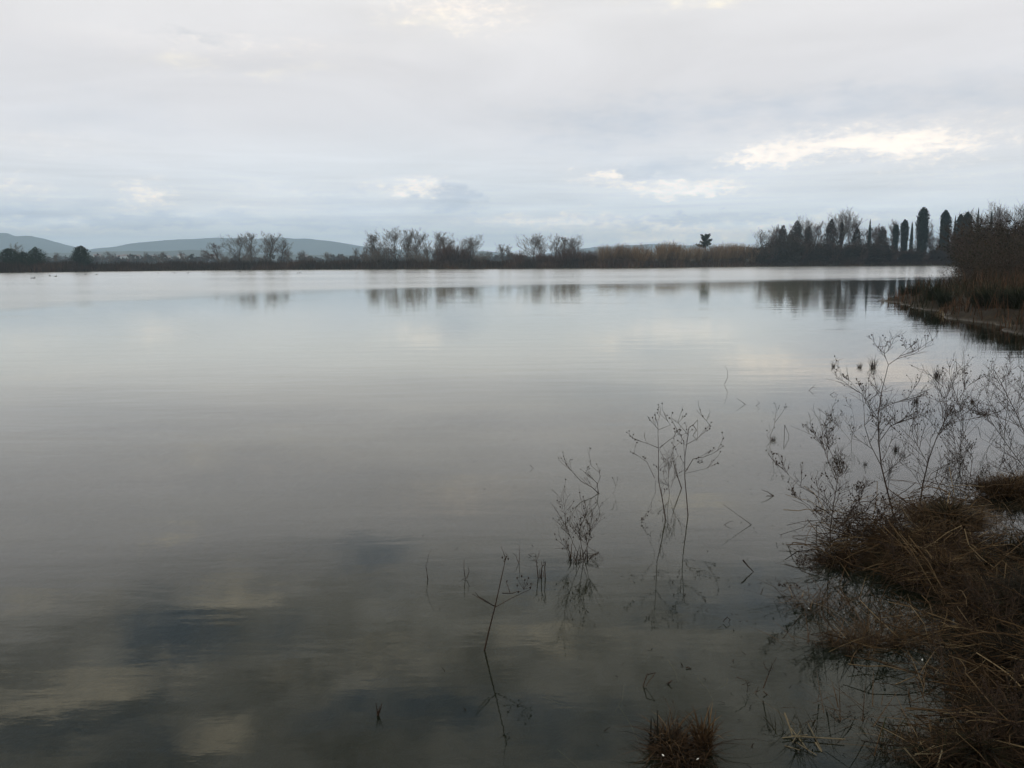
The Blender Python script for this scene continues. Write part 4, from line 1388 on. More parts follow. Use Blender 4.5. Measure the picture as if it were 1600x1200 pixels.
sh = link('seed_heads', mesh_from('seed_heads', *ballmesh(hp, .005, rng)[:2], M['seed']), o)
sh['kind'] = 'stuff'
sg = Segs()
for q in hp[1:8]:
    c = at(818, 921, b.y) - b
    sg.add(c, q, .0009, .0007)
link('seed_stalk', sg.mesh('seed_stalk', M['stem_dark'], 3), o)['kind'] = 'stuff'

# the twin plants in the middle
traced('dead_weed', 'left plant of the tall twin weeds standing in open water', 'dead weed', (1040, 813),
       [([(1040, 813), (1035, 780), (1029, 750), (1029, 715), (1028, 670)], 1.1), ([(1029, 700), (1012, 693), (992, 687)], .65), ([(1030, 700), (1045, 688), (1062, 677)], .65),
        ([(1023, 747), (1011, 722), (988, 706)], .6), ([(1024, 752), (1024, 770), (1006, 812)], .4), ([(1031, 733), (1048, 722), (1052, 700)], .5), ([(1028, 670), (1012, 652)], .5), ([(1028, 672), (1048, 664), (1042, 656)], .45), ([(1028, 670), (1028, 655)], .4)],
       .0042, 'stem_dark', 5, .13, .55, 11, None, .14, .006)
traced('dead_weed', 'right plant of the tall twin weeds standing in open water', 'dead weed', (1075, 806),
       [([(1075, 806), (1073, 780), (1070, 745), (1070, 715), (1075, 680), (1076, 668)], 1.1), ([(1071, 737), (1083, 717), (1100, 714), (1115, 708), (1130, 697)], .7), ([(1072, 695), (1090, 685), (1110, 666)], .65),
        ([(1076, 680), (1062, 664), (1057, 656)], .6), ([(1070, 740), (1100, 733), (1106, 731)], .45), ([(1110, 666), (1098, 650)], .45), ([(1097, 716), (1097, 722)], .4), ([(1070, 716), (1068, 690), (1064, 680)], .45)],
       .0042, 'stem_dark', 5, .13, .6, 12, None, .14, .006)
traced('broken_weed', 'broken dark stem bent between the tall twin weeds', 'dead stem', (1065, 763),
       [([(1065, 763), (1058, 742), (1054, 730), (1050, 713)], 1.0), ([(1060, 748), (1052, 735)], .5)], .0045, 'stem_dark', 2, .04, 0, 13)
traced('dead_weed', 'pinkish tangle of fine weed between the tall twin weeds', 'dead weed', (1046, 772),
       [([(1046, 772), (1044, 750), (1046, 730), (1043, 718)], .75), ([(1046, 765), (1036, 742), (1040, 716)], .65), ([(1048, 762), (1056, 740), (1054, 722)], .65), ([(1045, 760), (1033, 752)], .5), ([(1049, 752), (1062, 738)], .5)],
       .0024, 'stem_brown', 18, .14, .15, 14, None, .1, .004)
traced('dead_weed', 'sagging dead weed with crooked stems left of the twin weeds', 'dead weed', (935, 771),
       [([(935, 771), (926, 762), (908, 752), (893, 736), (876, 722)], 1.0), ([(935, 771), (933, 755), (920, 742), (915, 735)], .85), ([(930, 765), (938, 745), (936, 738), (924, 728), (918, 700)], .6), ([(933, 768), (950, 780), (960, 768), (966, 745)], .5),
        ([(945, 778), (962, 795), (976, 812)], .4), ([(893, 736), (884, 724)], .5)],
       .0036, 'stem_dark', 7, .12, .3, 15, None, .12, .005)
traced('dead_weed', 'drooping tangle of dead weed with dark wet foot left of the twin weeds', 'dead weed', (912, 876),
       [([(912, 876), (908, 850), (905, 830), (918, 795)], .9), ([(908, 874), (896, 850), (884, 820), (882, 790)], .7), ([(914, 874), (920, 840), (926, 805)], .7), ([(905, 872), (890, 862), (884, 856)], .6),
        ([(916, 872), (936, 862), (932, 868)], .6), ([(910, 870), (918, 852), (915, 838)], .7)],
       .0028, 'stem_brown', 22, .16, .25, 16, None, .16, .005)
foot = ground(912, 876)
tf = link('wet_tuft', tuft_mesh(31, 60, .11, .006, .07, 'rust_straw', (.1, .9), (.1, .8), segs=3, tint=(0, .5)), None, (foot.x - .03, foot.y + .02, 0))
tag(tf, 'small dark rusty grass tuft at the foot of the drooping weed', 'grass tuft')

# small stems poking out of the water: (base, polylines, label)
bits = [((728, 905), [[(727, 905), (725, 890), (725, 874)], [(729, 904), (733, 893), (731, 884)]], 'short pair of upright stems left of the tall forked stem', .0026),
        ((668, 905), [[(668, 905), (666, 885), (670, 866), (676, 854)], [(669, 905), (664, 880)]], 'thin curved blade leftmost in the open water', .0016),
        ((810, 880), [[(811, 881), (806, 868), (801, 864)], [(811, 881), (812, 862), (811, 852)]], 'small bent twig above the tall forked stem', .0022),
        ((831, 869), [[(826, 866), (831, 870), (838, 869), (836, 865), (827, 865)]], 'small looped leaf floating right of the forked stem tip', .0022),
        ((834, 732), [[(828, 727), (834, 732)], [(834, 732), (829, 736)]], 'tiny bent twig far out, left of the sagging weed', .0024),
        ((1134, 601), [[(1132, 600), (1137, 590), (1137, 581), (1133, 571)]], 'thin curved stem farthest out in open water', .004),
        ((1166, 632), [[(1166, 633), (1158, 627), (1151, 622)]], 'small bent stem above the twin weeds, to their right', .004),
        ((1182, 634), [[(1180, 635), (1187, 630), (1183, 625)]], 'tiny bent stem right beside the small bent one', .003),
        ((1089, 672), [[(1089, 673), (1083, 664), (1090, 656), (1090, 673)]], 'small dark folded leaf among the right twin weed branches', .004),
        ((1227, 683), [[(1225, 699), (1226, 664), (1233, 680), (1225, 699)]], 'folded dark blade standing like a narrow triangle', .0036),
        ((1208, 775), [[(1209, 775), (1200, 769), (1190, 765)], [(1209, 775), (1198, 775), (1191, 778)], [(1205, 776), (1195, 781), (1190, 782)]], 'dark three-pronged twig lying right of the twin weeds', .0045),
        ((1173, 820), [[(1174, 820), (1163, 812), (1130, 788)], [(1174, 820), (1152, 834), (1130, 840)]], 'long V-shaped bent stem right of the twin weeds', .0028),
        ((1130, 820), [[(1130, 821), (1140, 815), (1146, 815)], [(1130, 821), (1140, 828)]], 'small hooked twig left of the V-shaped stem', .0022),
        ((1178, 893), [[(1161, 875), (1168, 884), (1178, 894)]], 'short dark floating stick left of the shrubs', .006),
        ((1135, 973), [[(1130, 971), (1136, 964), (1141, 968), (1137, 975), (1130, 971)]], 'small dark folded loop of leaf below the twin weeds', .0024),
        ((1160, 971), [[(1156, 971), (1162, 973), (1168, 970)]], 'tiny curled leaf right of the small folded loop', .0028),
        ((1010, 1072), [[(1005, 1072), (1011, 1054), (1024, 1051), (1009, 1072), (1005, 1072)]], 'dark bent stalk making a slanted frame above the near tuft', .003),
        ((1046, 1068), [[(1040, 1071), (1046, 1066), (1050, 1063)]], 'dark floating scrap right of the slanted frame stalk', .006),
        ((1077, 1044), [[(1072, 1042), (1080, 1045)]], 'dark floating scrap farther right of the slanted frame stalk', .004),
        ((1145, 1032), [[(1141, 1037), (1147, 1030)]], 'small dark scrap below the folded loop', .0035),
        ((1175, 1168), [[(1172, 1172), (1177, 1162)]], 'small dark scrap at the bottom between the two tufts', .005),
        ((1262, 610), [[(1262, 612), (1270, 605), (1277, 607)], [(1262, 612), (1275, 600)]], 'small dark twig pair left of the tallest shrub', .003),
        ((1305, 617), [[(1297, 617), (1303, 613), (1309, 617)]], 'small dark folded leaf left of the tallest shrub top', .004),
        ((590, 1118), [[(590, 1119), (589, 1108), (587, 1098)], [(590, 1118), (593, 1104)], [(591, 1118), (595, 1106), (597, 1098)]], 'tiny stump of stems alone at the lower left', .0035),
        ((1100, 955), [[(1098, 960), (1106, 950)]], 'short thin twig below the right twin weed', .002)]
for i, (bp_, ls, lab, r_) in enumerate(bits):
    d = ground(*bp_).y
    lines = [(l, 1.0) for l in ls]
    traced('water_twig', lab, 'twig', bp_, lines, max(r_, .0016) * 1.0, 'stem_dark', 0, .03, 0, 700 + i, 'twigs poking out of the water', .02)

# straws seen under the surface
for i, (a1, a2, lab, dz_) in enumerate([((847, 1085), (895, 1103), 'pale curved straw sunk beside the tall forked stem reflection', .012), ((1044, 1028), (1060, 1062), 'pale straw under the surface above the near tuft', .012),
                                   ((870, 1160), (915, 1200), 'faint sunken straw near the bottom edge', .03), ((968, 1095), (998, 1150), 'long faint sunken straw left of the near tuft', .03),
                                   ((1090, 1050), (1115, 1085), 'faint sunken straw right of the dark scraps', .03), ((1125, 1072), (1137, 1056), 'short brown stick just under the surface', .01),
                                   ((975, 1060), (962, 1100), 'faint sunken straw far left of the slanted frame stalk', .035)]):
    p, q = ground(*a1), ground(*a2)
    sg = Segs()
    mid = p.lerp(q, .5) + Vector((.01, -.012, 0))
    for u, v in ((p, mid), (mid, q)):
        sg.add(u - p, v - p, .0035, .003, .8)
    tag(link('sunken_straw', sg.mesh('sunken_straw', M['pale_straw'], 4), None, (p.x, p.y, -dz_)), lab, 'straw', 'straws under the water surface')

# upright grass stump right of the forked stem
traced('stem_stump', 'small clump of broken upright stalks right of the tall forked stem', 'stalk clump', (846, 903),
       [([(841, 903), (839, 885), (838, 873)], 1.0), ([(846, 904), (846, 888), (849, 882)], 1.1), ([(852, 903), (851, 886), (853, 878)], 1.0), ([(844, 904), (843, 890)], .8), ([(849, 905), (849, 892)], .9), ([(842, 904), (848, 890)], .7)],
       .0038, 'stem_brown', 3, .05, 0, 61)


def grass_tuft(name, label, px, py, n, h, rad, mat, seed, lean=(.05, .6), droop=(.1, .6), w=.006, tint=(0, 1), z=0.0, sq=1.0, group=None):
    p = ground(px, py)
    t_ = thing(name, label, 'grass tuft', (p.x, p.y, max(z, 0)), 0, group)
    o = link('blades', tuft_mesh(seed, n, h, w, rad, mat, lean, droop, 'blades', 4, tint), t_)
    o.scale = (1, sq, 1)
    return t_


t_ = grass_tuft('grass_tuft', 'rusty grass tuft rising from the water at the bottom of the view', 1066, 1178, 420, .14, .11, 'rust_straw', 41, (.0, .95), (.2, 1.3), .005, (0, .7), .02)
p1 = ground(1100, 1165) - ground(1066, 1178)
link('blades', tuft_mesh(42, 90, .19, .008, .035, 'rust_straw', (.0, .5), (.0, .6), 'blades', 4, (.3, 1)), t_, (p1.x, p1.y, 0))
p1 = ground(1050, 1168) - ground(1066, 1178)
link('blades', tuft_mesh(43, 45, .14, .007, .05, 'straw', (.0, .8), (.0, 1.0), 'blades', 4, (.2, .9)), t_, (p1.x, p1.y, 0))
p1 = ground(1020, 1172) - ground(1066, 1178)
link('blades', tuft_mesh(44, 26, .13, .008, .03, 'mudgrass', (.1, .6), (.2, 1.1), 'blades', 5, (0, .3)), t_, (p1.x, p1.y, 0))
traced('dead_plant', 'thin crossed stems standing just behind the near rusty tuft', 'dead stem', (1052, 1135),
       [([(1052, 1135), (1047, 1110), (1040, 1092)], .8), ([(1050, 1132), (1055, 1112), (1051, 1096)], .7), ([(1056, 1130), (1064, 1113)], .6), ([(1022, 1131), (1034, 1118)], .6), ([(1072, 1133), (1062, 1115)], .6)], .0022, 'stem_brown', 2, .04, 0, 62)
traced('floating_tangle', 'dark floating twig with tangled straw left of the near bank', 'twig tangle', (1185, 1085),
       [([(1161, 1090), (1175, 1094), (1199, 1099), (1210, 1120)], 1.3), ([(1170, 1088), (1182, 1080), (1196, 1078)], 1.0), ([(1193, 1075), (1200, 1055), (1206, 1040)], .9), ([(1151, 1058), (1165, 1063), (1172, 1078)], .6),
        ([(1193, 1080), (1204, 1090)], .8), ([(1180, 1086), (1186, 1070)], .5)], .0035, 'stem_brown', 5, .06, 0, 63)
t_ = thing('straw_tangle', 'tangle of pale reed straws at the bottom right of the open water', 'straw tangle', tuple(ground(1250, 1150)), 0)
sg = Segs()
b0 = ground(1250, 1150)
for (a1, a2, z1, z2, r_) in [((1226, 1114), (1238, 1148), .06, .01, .004), ((1236, 1150), (1320, 1155), .01, .015, .003), ((1236, 1138), (1280, 1195), .01, -.01, .0028), ((1262, 1130), (1284, 1172), .01, .005, .0025), ((1222, 1153), (1262, 1148), .01, .01, .0022),
                         ((1244, 1160), (1276, 1180), .012, .004, .0022), ((1238, 1160), (1252, 1140), .005, .02, .002), ((1274, 1160), (1284, 1175), .02, .0, .004), ((1226, 1165), (1250, 1172), .0, .01, .002)]:
    p, q = ground(*a1, z1), ground(*a2, z2)
    sg.add(p - b0, q - b0, r_, r_ * .8, rng.uniform(.3, .9))
link('straws', sg.mesh('straws', M['pale_straw'], 5), t_)
link('blades', tuft_mesh(45, 110, .16, .004, .10, 'mudgrass', (.6, .98), (.0, .3), 'blades', 3, (.2, 1)), t_)
t_ = thing('straw_tangle', 'pale broken reed straw lying across the bottom edge of the near bank', 'straw tangle', tuple(ground(1430, 1185)), 0)
b0 = ground(1430, 1185)
sg = Segs()
for (a1, a2, z1, z2, r_) in [((1412, 1168), (1440, 1200), .05, .0, .0035), ((1472, 1172), (1464, 1200), .07, .02, .003), ((1430, 1178), (1475, 1178), .04, .04, .0022), ((1420, 1185), (1460, 1165), .01, .05, .002)]:
    p, q = ground(*a1, z1), ground(*a2, z2)
    sg.add(p - b0, q - b0, r_, r_ * .8, rng.uniform(.3, .9))
link('straws', sg.mesh('straws', M['pale_straw'], 5), t_)
link('blades', tuft_mesh(46, 240, .14, .004, .16, 'mudgrass', (.3, .95), (.0, .5), 'blades', 3, (.2, .9)), t_)

# long reed straws lying over the near bank, each its own thing
ls = [((1388, 815), (1462, 925), .28, .06, 'long pale reed straw slanting down the bank below the tallest shrub'), ((1380, 822), (1455, 912), .24, .05, 'second slanting reed straw left of the longest one'),
      ((1420, 838), (1480, 935), .26, .05, 'slanting reed straw right of the longest one'), ((1405, 832), (1500, 960), .2, .03, 'thin reed straw running low over the bank edge'),
      ((1540, 900), (1600, 845), .14, .22, 'pale straight straw leaning up at the right edge'), ((1533, 868), (1560, 888), .2, .14, 'short pale straw crossing above the leaning one'),
      ((1520, 960), (1533, 1060), .1, .02, 'pale reed straw hanging down the dark bank'), ((1480, 943), (1542, 952), .12, .1, 'horizontal reddish straw on the dark bank'),
      ((1550, 980), (1570, 1030), .15, .1, 'crooked reddish straw at the right of the dark bank'), ((1472, 984), (1480, 950), .05, .14, 'short reddish upright straw on the bank edge'),
      ((1475, 980), (1520, 985), .05, .05, 'thin straw lying across the pool edge'), ((1440, 930), (1458, 965), .12, .03, 'faint grey straw dropping into the pool'),
      ((1500, 1030), (1570, 1065), .06, .16, 'long grey straw beside the hanging one'), ((1572, 880), (1560, 945), .2, .1, 'curved pale straw under the leaning one'),
      ((1395, 850), (1440, 870), .2, .2, 'pale straw stub in the brown grass'), ((1352, 862), (1400, 842), .1, .2, 'straw bridging to the brown clump'), ((1510, 800), (1528, 780), .16, .24, 'pale stub on the clump right of the second shrub')]
for i, (a1, a2, z1, z2, lab) in enumerate(ls):
    p, q = ground(*a1, z1), ground(*a2, z2)
    mid = p.lerp(q, .5) + Vector((0.01, 0, .02))
    sg = Segs()
    sg.add(Vector((0, 0, 0)), mid - p, .0032, .003, .8)
    sg.add(mid - p, q - p, .003, .002, .8)
    tag(link('reed_straw', sg.mesh('reed_straw', M['straw'], 5), None, tuple(p)), lab, 'straw', 'loose reed straws on the near bank')

grass_tuft('grass_tuft', 'brown grass clump at the foot of the left shrub stems', 1310, 878, 300, .22, .12, 'rust_straw', 47, (.05, .9), (.2, 1.3), .005, (0, .8))
grass_tuft('grass_tuft', 'straw-coloured domed clump right of the two tall shrub stems', 1478, 830, 900, .27, .24, 'straw', 48, (.0, .8), (.5, 1.5), .009, (.1, .9), .08)
grass_tuft('grass_tuft', 'brown clump below the foot of the tallest shrub', 1418, 868, 550, .2, .26, 'rust_straw', 49, (.1, .95), (.4, 1.5), .007, (0, .9), .08)
grass_tuft('grass_tuft', 'low rusty mat of grass alone by the right edge of the water', 1582, 775, 1300, .20, .30, 'straw', 50, (.4, .98), (.2, .8), .006, (.0, .7), .06, .6)
grass_tuft('grass_tuft', 'dark rusty clump on the bank below the slanting straws', 1560, 975, 600, .18, .22, 'rust_straw', 51, (.2, .95), (.5, 1.5), .005, (0, .7), .12)


# shrubs of dead weed at the right
def dead_shrub(label, bx, by, stems, seed, L1=.42, dens=9, seeds=.35, mat='stem_dark', r0=.0048, yoff=0, name='dead_shrub'):
    """stems: photo polylines from the base up; side branches grow from them in all directions"""
    rnd = random.Random(seed)
    rng = np.random.default_rng(seed)
    b = ground(bx, by)
    main, br, tw, heads = Segs(), Segs(), Segs(), []

    def sub(p, d, L, r, lev):
        n = 5 if lev == 1 else 3
        pts = [p]
        for i in range(n):
            d = (d + Vector((rnd.uniform(-.2, .2), rnd.uniform(-.2, .2), rnd.uniform(-.06, .16)))).normalized()
            q = pts[-1] + d * L / n
            (br if lev == 1 else tw).add(pts[-1], q, r * (1 - .12 * i), r * (1 - .12 * (i + 1)), rnd.random())
            pts.append(q)
            if lev < 3:
                for _ in range(2 if lev == 1 else 1):
                    if rnd.random() < .8:
                        d2 = (d * .7 + Vector((rnd.uniform(-1, 1), rnd.uniform(-1, 1), rnd.uniform(-.25, .8))).normalized() * .75).normalized()
                        sub(q, d2, L * rnd.uniform(.25, .5), max(r * .6, .0011), lev + 1)
        if rnd.random() < seeds * .55:
            heads.append(tuple(pts[-1]))

    for (pts, th_) in stems:
        slope = rnd.uniform(-.22, .22)
        m_ = len(pts)
        P3 = [at(x, y, b.y + slope * i / (m_ - 1)) - b for i, (x, y) in enumerate(pts)]
        for i in range(m_ - 1):
            ra, rb = (r0 * th_ * (1 - .7 * (i + j) / (m_ - 1)) for j in (0, 1))
            main.add(P3[i], P3[i + 1], ra, rb, rnd.random())
        for k in range(int(dens * 1.2 * th_)):
            f = rnd.uniform(.12, 1) * (m_ - 1)
            i = min(int(f), m_ - 2)
            q = P3[i].lerp(P3[i + 1], f - i)
            d0 = (P3[i + 1] - P3[i]).normalized()
            a_ = rnd.uniform(0, 6.28)
            d2 = (d0 * .75 + Vector((math.cos(a_), math.sin(a_), rnd.uniform(-.1, .3))) * .75).normalized()
            sub(q, d2, L1 * rnd.uniform(.5, 1.1) * (1.15 - .85 * f / (m_ - 1)), r0 * .45, 1)
    t_ = thing(name, label, 'shrub', tuple(b), 0, 'dead shrubs of the near bank')
    link('stem', main.mesh('stem', M[mat], 6), t_)
    link('branches', br.mesh('branches', M[mat], 4), t_)['kind'] = 'stuff'
    link('twigs', tw.mesh('twigs', M[mat], 3), t_)['kind'] = 'stuff'
    if heads:
        link('seed_heads', mesh_from('seed_heads', *ballmesh(heads, .0055, rng)[:2], M['seed']), t_)['kind'] = 'stuff'
    return t_


dead_shrub('tallest dead shrub with one long dark main stem', 1396, 805,
           [([(1396, 805), (1386, 765), (1377, 728), (1373, 690), (1372, 650), (1378, 610), (1388, 570)], 1.35), ([(1388, 570), (1402, 560), (1418, 545)], .5), ([(1388, 570), (1380, 548)], .45),
            ([(1377, 728), (1360, 695), (1351, 665), (1350, 640), (1346, 605)], .7), ([(1374, 690), (1392, 665), (1412, 657), (1432, 653)], .6), ([(1374, 640), (1400, 628), (1425, 622)], .45), ([(1372, 655), (1350, 620), (1328, 595)], .5)], 801, .42, 7)
dead_shrub('second dead shrub leaning right beside the tallest one', 1437, 792,
           [([(1437, 792), (1442, 755), (1452, 715), (1465, 680), (1480, 650)], 1.25), ([(1440, 770), (1455, 740), (1480, 725), (1510, 715)], .6), ([(1465, 680), (1485, 660), (1515, 655), (1545, 650)], .6),
            ([(1450, 725), (1430, 690), (1420, 660)], .6), ([(1480, 650), (1500, 620), (1515, 600)], .5), ([(1480, 650), (1478, 620), (1470, 590)], .45)], 802, .44, 9, .3)
dead_shrub('brownish dead shrub with a nest-like clump on its top', 1298, 872,
           [([(1298, 872), (1297, 830), (1302, 790), (1308, 755), (1314, 728)], 1.0), ([(1300, 860), (1290, 830), (1265, 790), (1240, 775)], .55), ([(1302, 800), (1285, 780), (1250, 760), (1212, 722)], .5),
            ([(1308, 755), (1290, 710), (1285, 690)], .5), ([(1312, 735), (1295, 700), (1270, 680), (1235, 665)], .5), ([(1304, 868), (1318, 830), (1330, 790)], .6)], 803, .34, 9, .3, 'stem_brown', .0042)
dead_shrub('low dense dead shrub between the brown clumps', 1345, 860,
           [([(1345, 860), (1350, 830), (1345, 790), (1335, 760)], .8), ([(1348, 862), (1370, 830), (1385, 790)], .8), ([(1344, 862), (1325, 835), (1318, 800)], .7), ([(1350, 862), (1395, 840), (1420, 800)], .6)], 804, .32, 11, .3, 'stem_brown', .0036)
dead_shrub('reddish fine dead shrub on the domed straw clump', 1500, 785,
           [([(1500, 785), (1502, 750), (1495, 710), (1490, 680)], .8), ([(1500, 785), (1515, 750), (1520, 715), (1512, 690)], .8), ([(1498, 785), (1480, 750), (1470, 730)], .6), ([(1502, 782), (1520, 762), (1545, 745)], .5)], 805, .34, 10, .25, 'stem_brown', .0036)
dead_shrub('arching dead shrub leaning in from the right edge', 1640, 770,
           [([(1640, 770), (1600, 730), (1570, 690), (1550, 660), (1540, 640)], .9), ([(1640, 770), (1610, 700), (1590, 650), (1565, 600), (1555, 580)], 1.0), ([(1640, 770), (1625, 690), (1612, 620), (1600, 575)], .9), ([(1635, 765), (1590, 745), (1550, 720)], .6), ([(1600, 670), (1560, 650), (1530, 648)], .5)], 806, .46, 9, .3)
dead_shrub('thin dead shrub in the water behind the second one', 1500, 700,
           [([(1500, 700), (1505, 660), (1495, 620), (1500, 580)], .8), ([(1500, 700), (1515, 650), (1530, 610)], .7), ([(1500, 700), (1480, 660), (1475, 620)], .7), ([(1502, 690), (1530, 660), (1555, 640)], .5)], 807, .4, 7, .3, 'stem_dark', .0036)
dead_shrub('thin dead shrub standing in the water near the right edge', 1570, 668,
           [([(1570, 668), (1575, 630), (1570, 590), (1580, 560)], .8), ([(1570, 668), (1590, 630), (1600, 600)], .7), ([(1570, 668), (1550, 640), (1540, 610), (1545, 580)], .7)], 808, .42, 8, .35, 'stem_dark', .004)
dead_shrub('faint dead shrub behind the tallest one, above its left twigs', 1330, 690,
           [([(1330, 690), (1335, 660), (1330, 630)], .6), ([(1330, 690), (1310, 665), (1290, 650)], .5)], 809, .3, 5, .3, 'stem_brown', .003)
dead_shrub('low sprawling dead shrub at the left of the near bank', 1255, 920,
           [([(1270, 900), (1240, 885), (1212, 880)], .5), ([(1300, 905), (1270, 892), (1245, 886)], .5), ([(1290, 900), (1255, 915), (1215, 925)], .4)], 810, .2, 6, .4, 'stem_dark', .003)

dead_shrub('tangled brown weed sprawling over the bank below the slanting straws', 1470, 935,
           [([(1470, 935), (1440, 900), (1410, 880), (1385, 850)], .6), ([(1470, 935), (1480, 890), (1500, 850)], .6), ([(1470, 935), (1430, 925), (1390, 915)], .5)], 811, .26, 10, .1, 'stem_brown', .0036)
dead_shrub('dark tangled weed at the right edge above the lower pool', 1575, 1010,
           [([(1575, 1010), (1560, 960), (1535, 920)], .7), ([(1575, 1010), (1590, 950), (1598, 900)], .7), ([(1575, 1010), (1540, 990), (1500, 975)], .5)], 812, .24, 10, .1, 'stem_brown', .0034)
dead_shrub('thin dark weed standing in the pool at the bottom', 1478, 1100,
           [([(1478, 1100), (1474, 1050), (1470, 1010), (1462, 985)], .8), ([(1478, 1100), (1490, 1060), (1500, 1030)], .5)], 813, .16, 6, .1, 'stem_dark', .003)
dead_shrub('rusty tangled weed in the bottom right corner', 1580, 1180,
           [([(1580, 1180), (1560, 1120), (1550, 1080)], .8), ([(1580, 1180), (1590, 1110), (1585, 1050)], .8), ([(1575, 1180), (1530, 1150), (1500, 1120)], .5), ([(1580, 1180), (1600, 1130)], .6)], 814, .2, 10, .1, 'stem_brown', .0034)

# the nest-like clump of plant matter caught on the brownish shrub
b = ground(1298, 872)
p = at(1312, 728, b.y)
rng = np.random.default_rng(12)
n = 260
P = np.stack([rng.normal(0, .022, n), rng.normal(0, .022, n), rng.normal(0, .045, n)], 1)
V, Fc, T = blades(P, rng.uniform(.02, .07, n), rng.uniform(.002, .005, n), rng.uniform(0, 6.28, n), rng.uniform(.2, .99, n), rng.uniform(0, .8, n), rng.uniform(0, .6, n), 3, rng)
tag(link('debris_clump', mesh_from('debris_clump', V, Fc, M['rust_straw'], T), None, tuple(p)), 'nest-like brown clump caught on top of the brownish shrub', 'debris clump')

# clumps of flood debris further out in the water
for i, (x, y, s, lab) in enumerate([(1364, 574, 1.0, 'dark spiky reed clump in the water above the tallest shrub'), (1343, 574, .6, 'tiny reed clump left of the dark spiky one'), (1302, 573, .45, 'speck of reeds farthest left in the row of clumps'),
                               (1464, 588, .9, 'pale reed clump right of the dark spiky one'), (1430, 628, .75, 'dense dark clump caught on a thin stem'), (1400, 703, .8, 'reddish floating clump between the two tall shrubs'),
                               (1352, 726, .6, 'straw clump right of the nest-like one'), (1208, 688, .6, 'small tangle at the waterline beside the folded triangle blade'), (1520, 629, .6, 'dark driftwood-like clump near the arching shrub'), (1412, 712, .5, 'small clump under the reddish floating one')]):
    p = ground(x, y)
    k = p.y / 9.0
    t_ = thing('reed_clump', lab, 'reed clump', (p.x, p.y, -.01), i * .8, 'reed clumps standing in the water', s * k * .62)
    link('blades', tuft_mesh(900 + i, 80, .24, .006, .05, ('stem_dark', 'straw', 'rust_straw')[i % 3] if i not in (0, 4) else 'stem_dark', (.0, .45), (.0, .5), 'blades', 3, (0, .6)), t_)
traced('dead_weed', 'small V-armed dead weed beside the folded triangle blade', 'dead weed', (1205, 690),
       [([(1205, 690), (1203, 682), (1210, 665), (1213, 640), (1212, 630)], .9), ([(1211, 660), (1222, 645), (1229, 634)], .8), ([(1204, 690), (1198, 680), (1206, 670)], .8), ([(1206, 690), (1222, 694)], .6)], .0028, 'stem_brown', 4, .08, .3, 64)

# white feathers and snail-like shells
for i, (x, y, z, s, lab) in enumerate([(1370, 888, .03, .009, 'small white feather below the brown clumps'), (1441, 1031, .05, .010, 'white feather by the dark pool on the near bank'), (1264, 951, .01, .008, 'tiny white fleck floating left of the pool'), (1319, 958, .01, .008, 'tiny white fleck floating at the pool edge'),
                                   (1090, 1186, .06, .010, 'white feather on the near rusty tuft'), (1036, 1180, .08, .009, 'white fleck at the left of the near rusty tuft')]):
    p = ground(x, y, z)
    V = np.array([[-1, 0, 0], [-.3, .35, .12], [.6, .28, .1], [1.1, 0, .25], [.6, -.28, .0], [-.3, -.35, .02], [.1, 0, .22]], float) * s
    Fc = np.array([[0, 6, 1], [1, 6, 2], [2, 6, 3], [3, 6, 4], [4, 6, 5], [5, 6, 0]])
    o = tag(link('feather', mesh_from('feather', V, Fc, M['feather']), None, tuple(p)), lab, 'feather', 'white flecks at the near bank')
    o.rotation_euler[2] = i

# ------------------------------------------------------------------ birds resting far out
def ell(c, r, nu=10, nv=7):
    V = []
    for j in range(nv + 1):
        t_ = math.pi * j / nv
        for i in range(nu):
            a = 2 * math.pi * i / nu
            V.append((c[0] + r[0] * math.sin(t_) * math.cos(a), c[1] + r[1] * math.sin(t_) * math.sin(a), c[2] + r[2] * math.cos(t_)))
    Fc = [[j * nu + i, j * nu + (i + 1) % nu, (j + 1) * nu + (i + 1) % nu, (j + 1) * nu + i] for j in range(nv) for i in range(nu)]
    return np.array(V), np.array(Fc), np.full(len(V), .4)


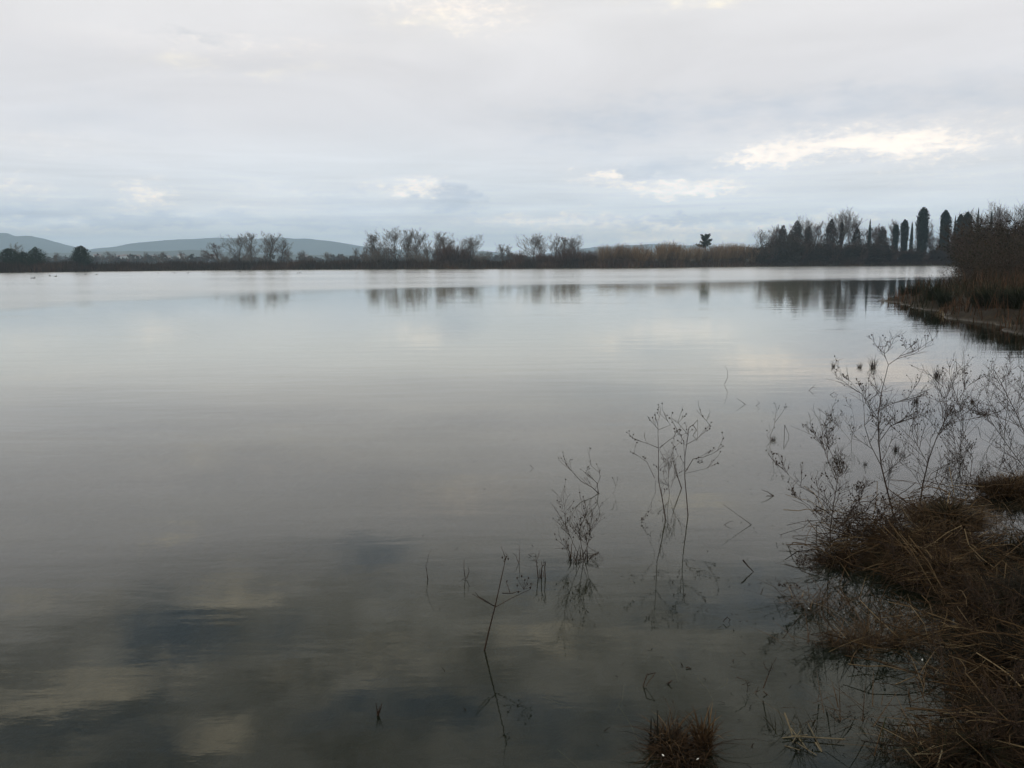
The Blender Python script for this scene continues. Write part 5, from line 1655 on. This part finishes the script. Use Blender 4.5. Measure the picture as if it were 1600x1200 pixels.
body = join([ell((0, 0, .07), (.25, .11, .10)), ell((.17, 0, .17), (.05, .045, .12)), ell((.20, 0, .27), (.07, .05, .055)), ell((-.24, 0, .12), (.09, .05, .035))])
bill = ell((.29, 0, .26), (.05, .022, .014), 6, 4)
body_me = mesh_from('body', *body[:2], M['duck'])
bill_me = mesh_from('bill', *bill[:2], M['duck_bill'])
root = None
for i, (x, y) in enumerate([(53, 435), (49, 435.4), (78, 431.5), (87, 432.5), (120, 429.5), (134, 429), (151, 429.5), (247, 427.5), (273, 427), (294, 427), (318, 426), (370, 425.5), (375, 425), (465, 427.3), (469, 427)]):
    p = ground(x, y)
    lab = ('dark duck nearest to the viewer, beside another at the left', 'dark duck close behind the nearest one at the left', 'dark duck below the second evergreen from the left edge',
           'dark duck between the evergreens and nearer than its neighbours', 'dark duck right below the lone round evergreen', 'dark duck just right of the one below the lone round evergreen', 'dark duck below the first low hazy tree past the lone evergreen',
           'dark duck below the wide hazy tree', 'dark duck between the wide hazy tree and the brownish one', 'dark duck below the brownish hazy tree', 'dark duck below the faint hazy tree left of the low dark bare tree',
           'dark duck below the leftmost tall spreading tree', 'dark duck close right of the one below the spreading tree', 'dark duck farthest right, swimming below the lone hazy tree', 'dark duck just right behind the one below the lone hazy tree')[i]
    if root is None:
        root = thing('duck', lab, 'duck', (p.x, p.y, -.01), .3, 'ducks on the lake', .8)
        link('body', body_me, root)
        link('bill', bill_me, root)
    else:
        dup(root, lab, (p.x, p.y, -.01), i * 2.1, .8)

# ------------------------------------------------------------------ haze
V, Fc, _ = box(-6000, 6000, -6000, 6000, -3.5, 190)
hm = bpy.data.materials.new('haze')
hm.use_nodes = True
ht = hm.node_tree
for n in list(ht.nodes):
    if n.type != 'OUTPUT_MATERIAL':
        ht.nodes.remove(n)
pv = ht.nodes.new('ShaderNodeVolumePrincipled')
pv.inputs['Color'].default_value = (.60, .80, 1.0, 1)
pv.inputs['Density'].default_value = .00029
pv.inputs['Anisotropy'].default_value = 0.3
ht.links.new(pv.outputs[0], ht.nodes['Material Output'].inputs['Volume'])
tag(link('haze', mesh_from('haze', V, Fc, hm)), 'thin blue haze over the lake and plain', None, None, 'stuff')
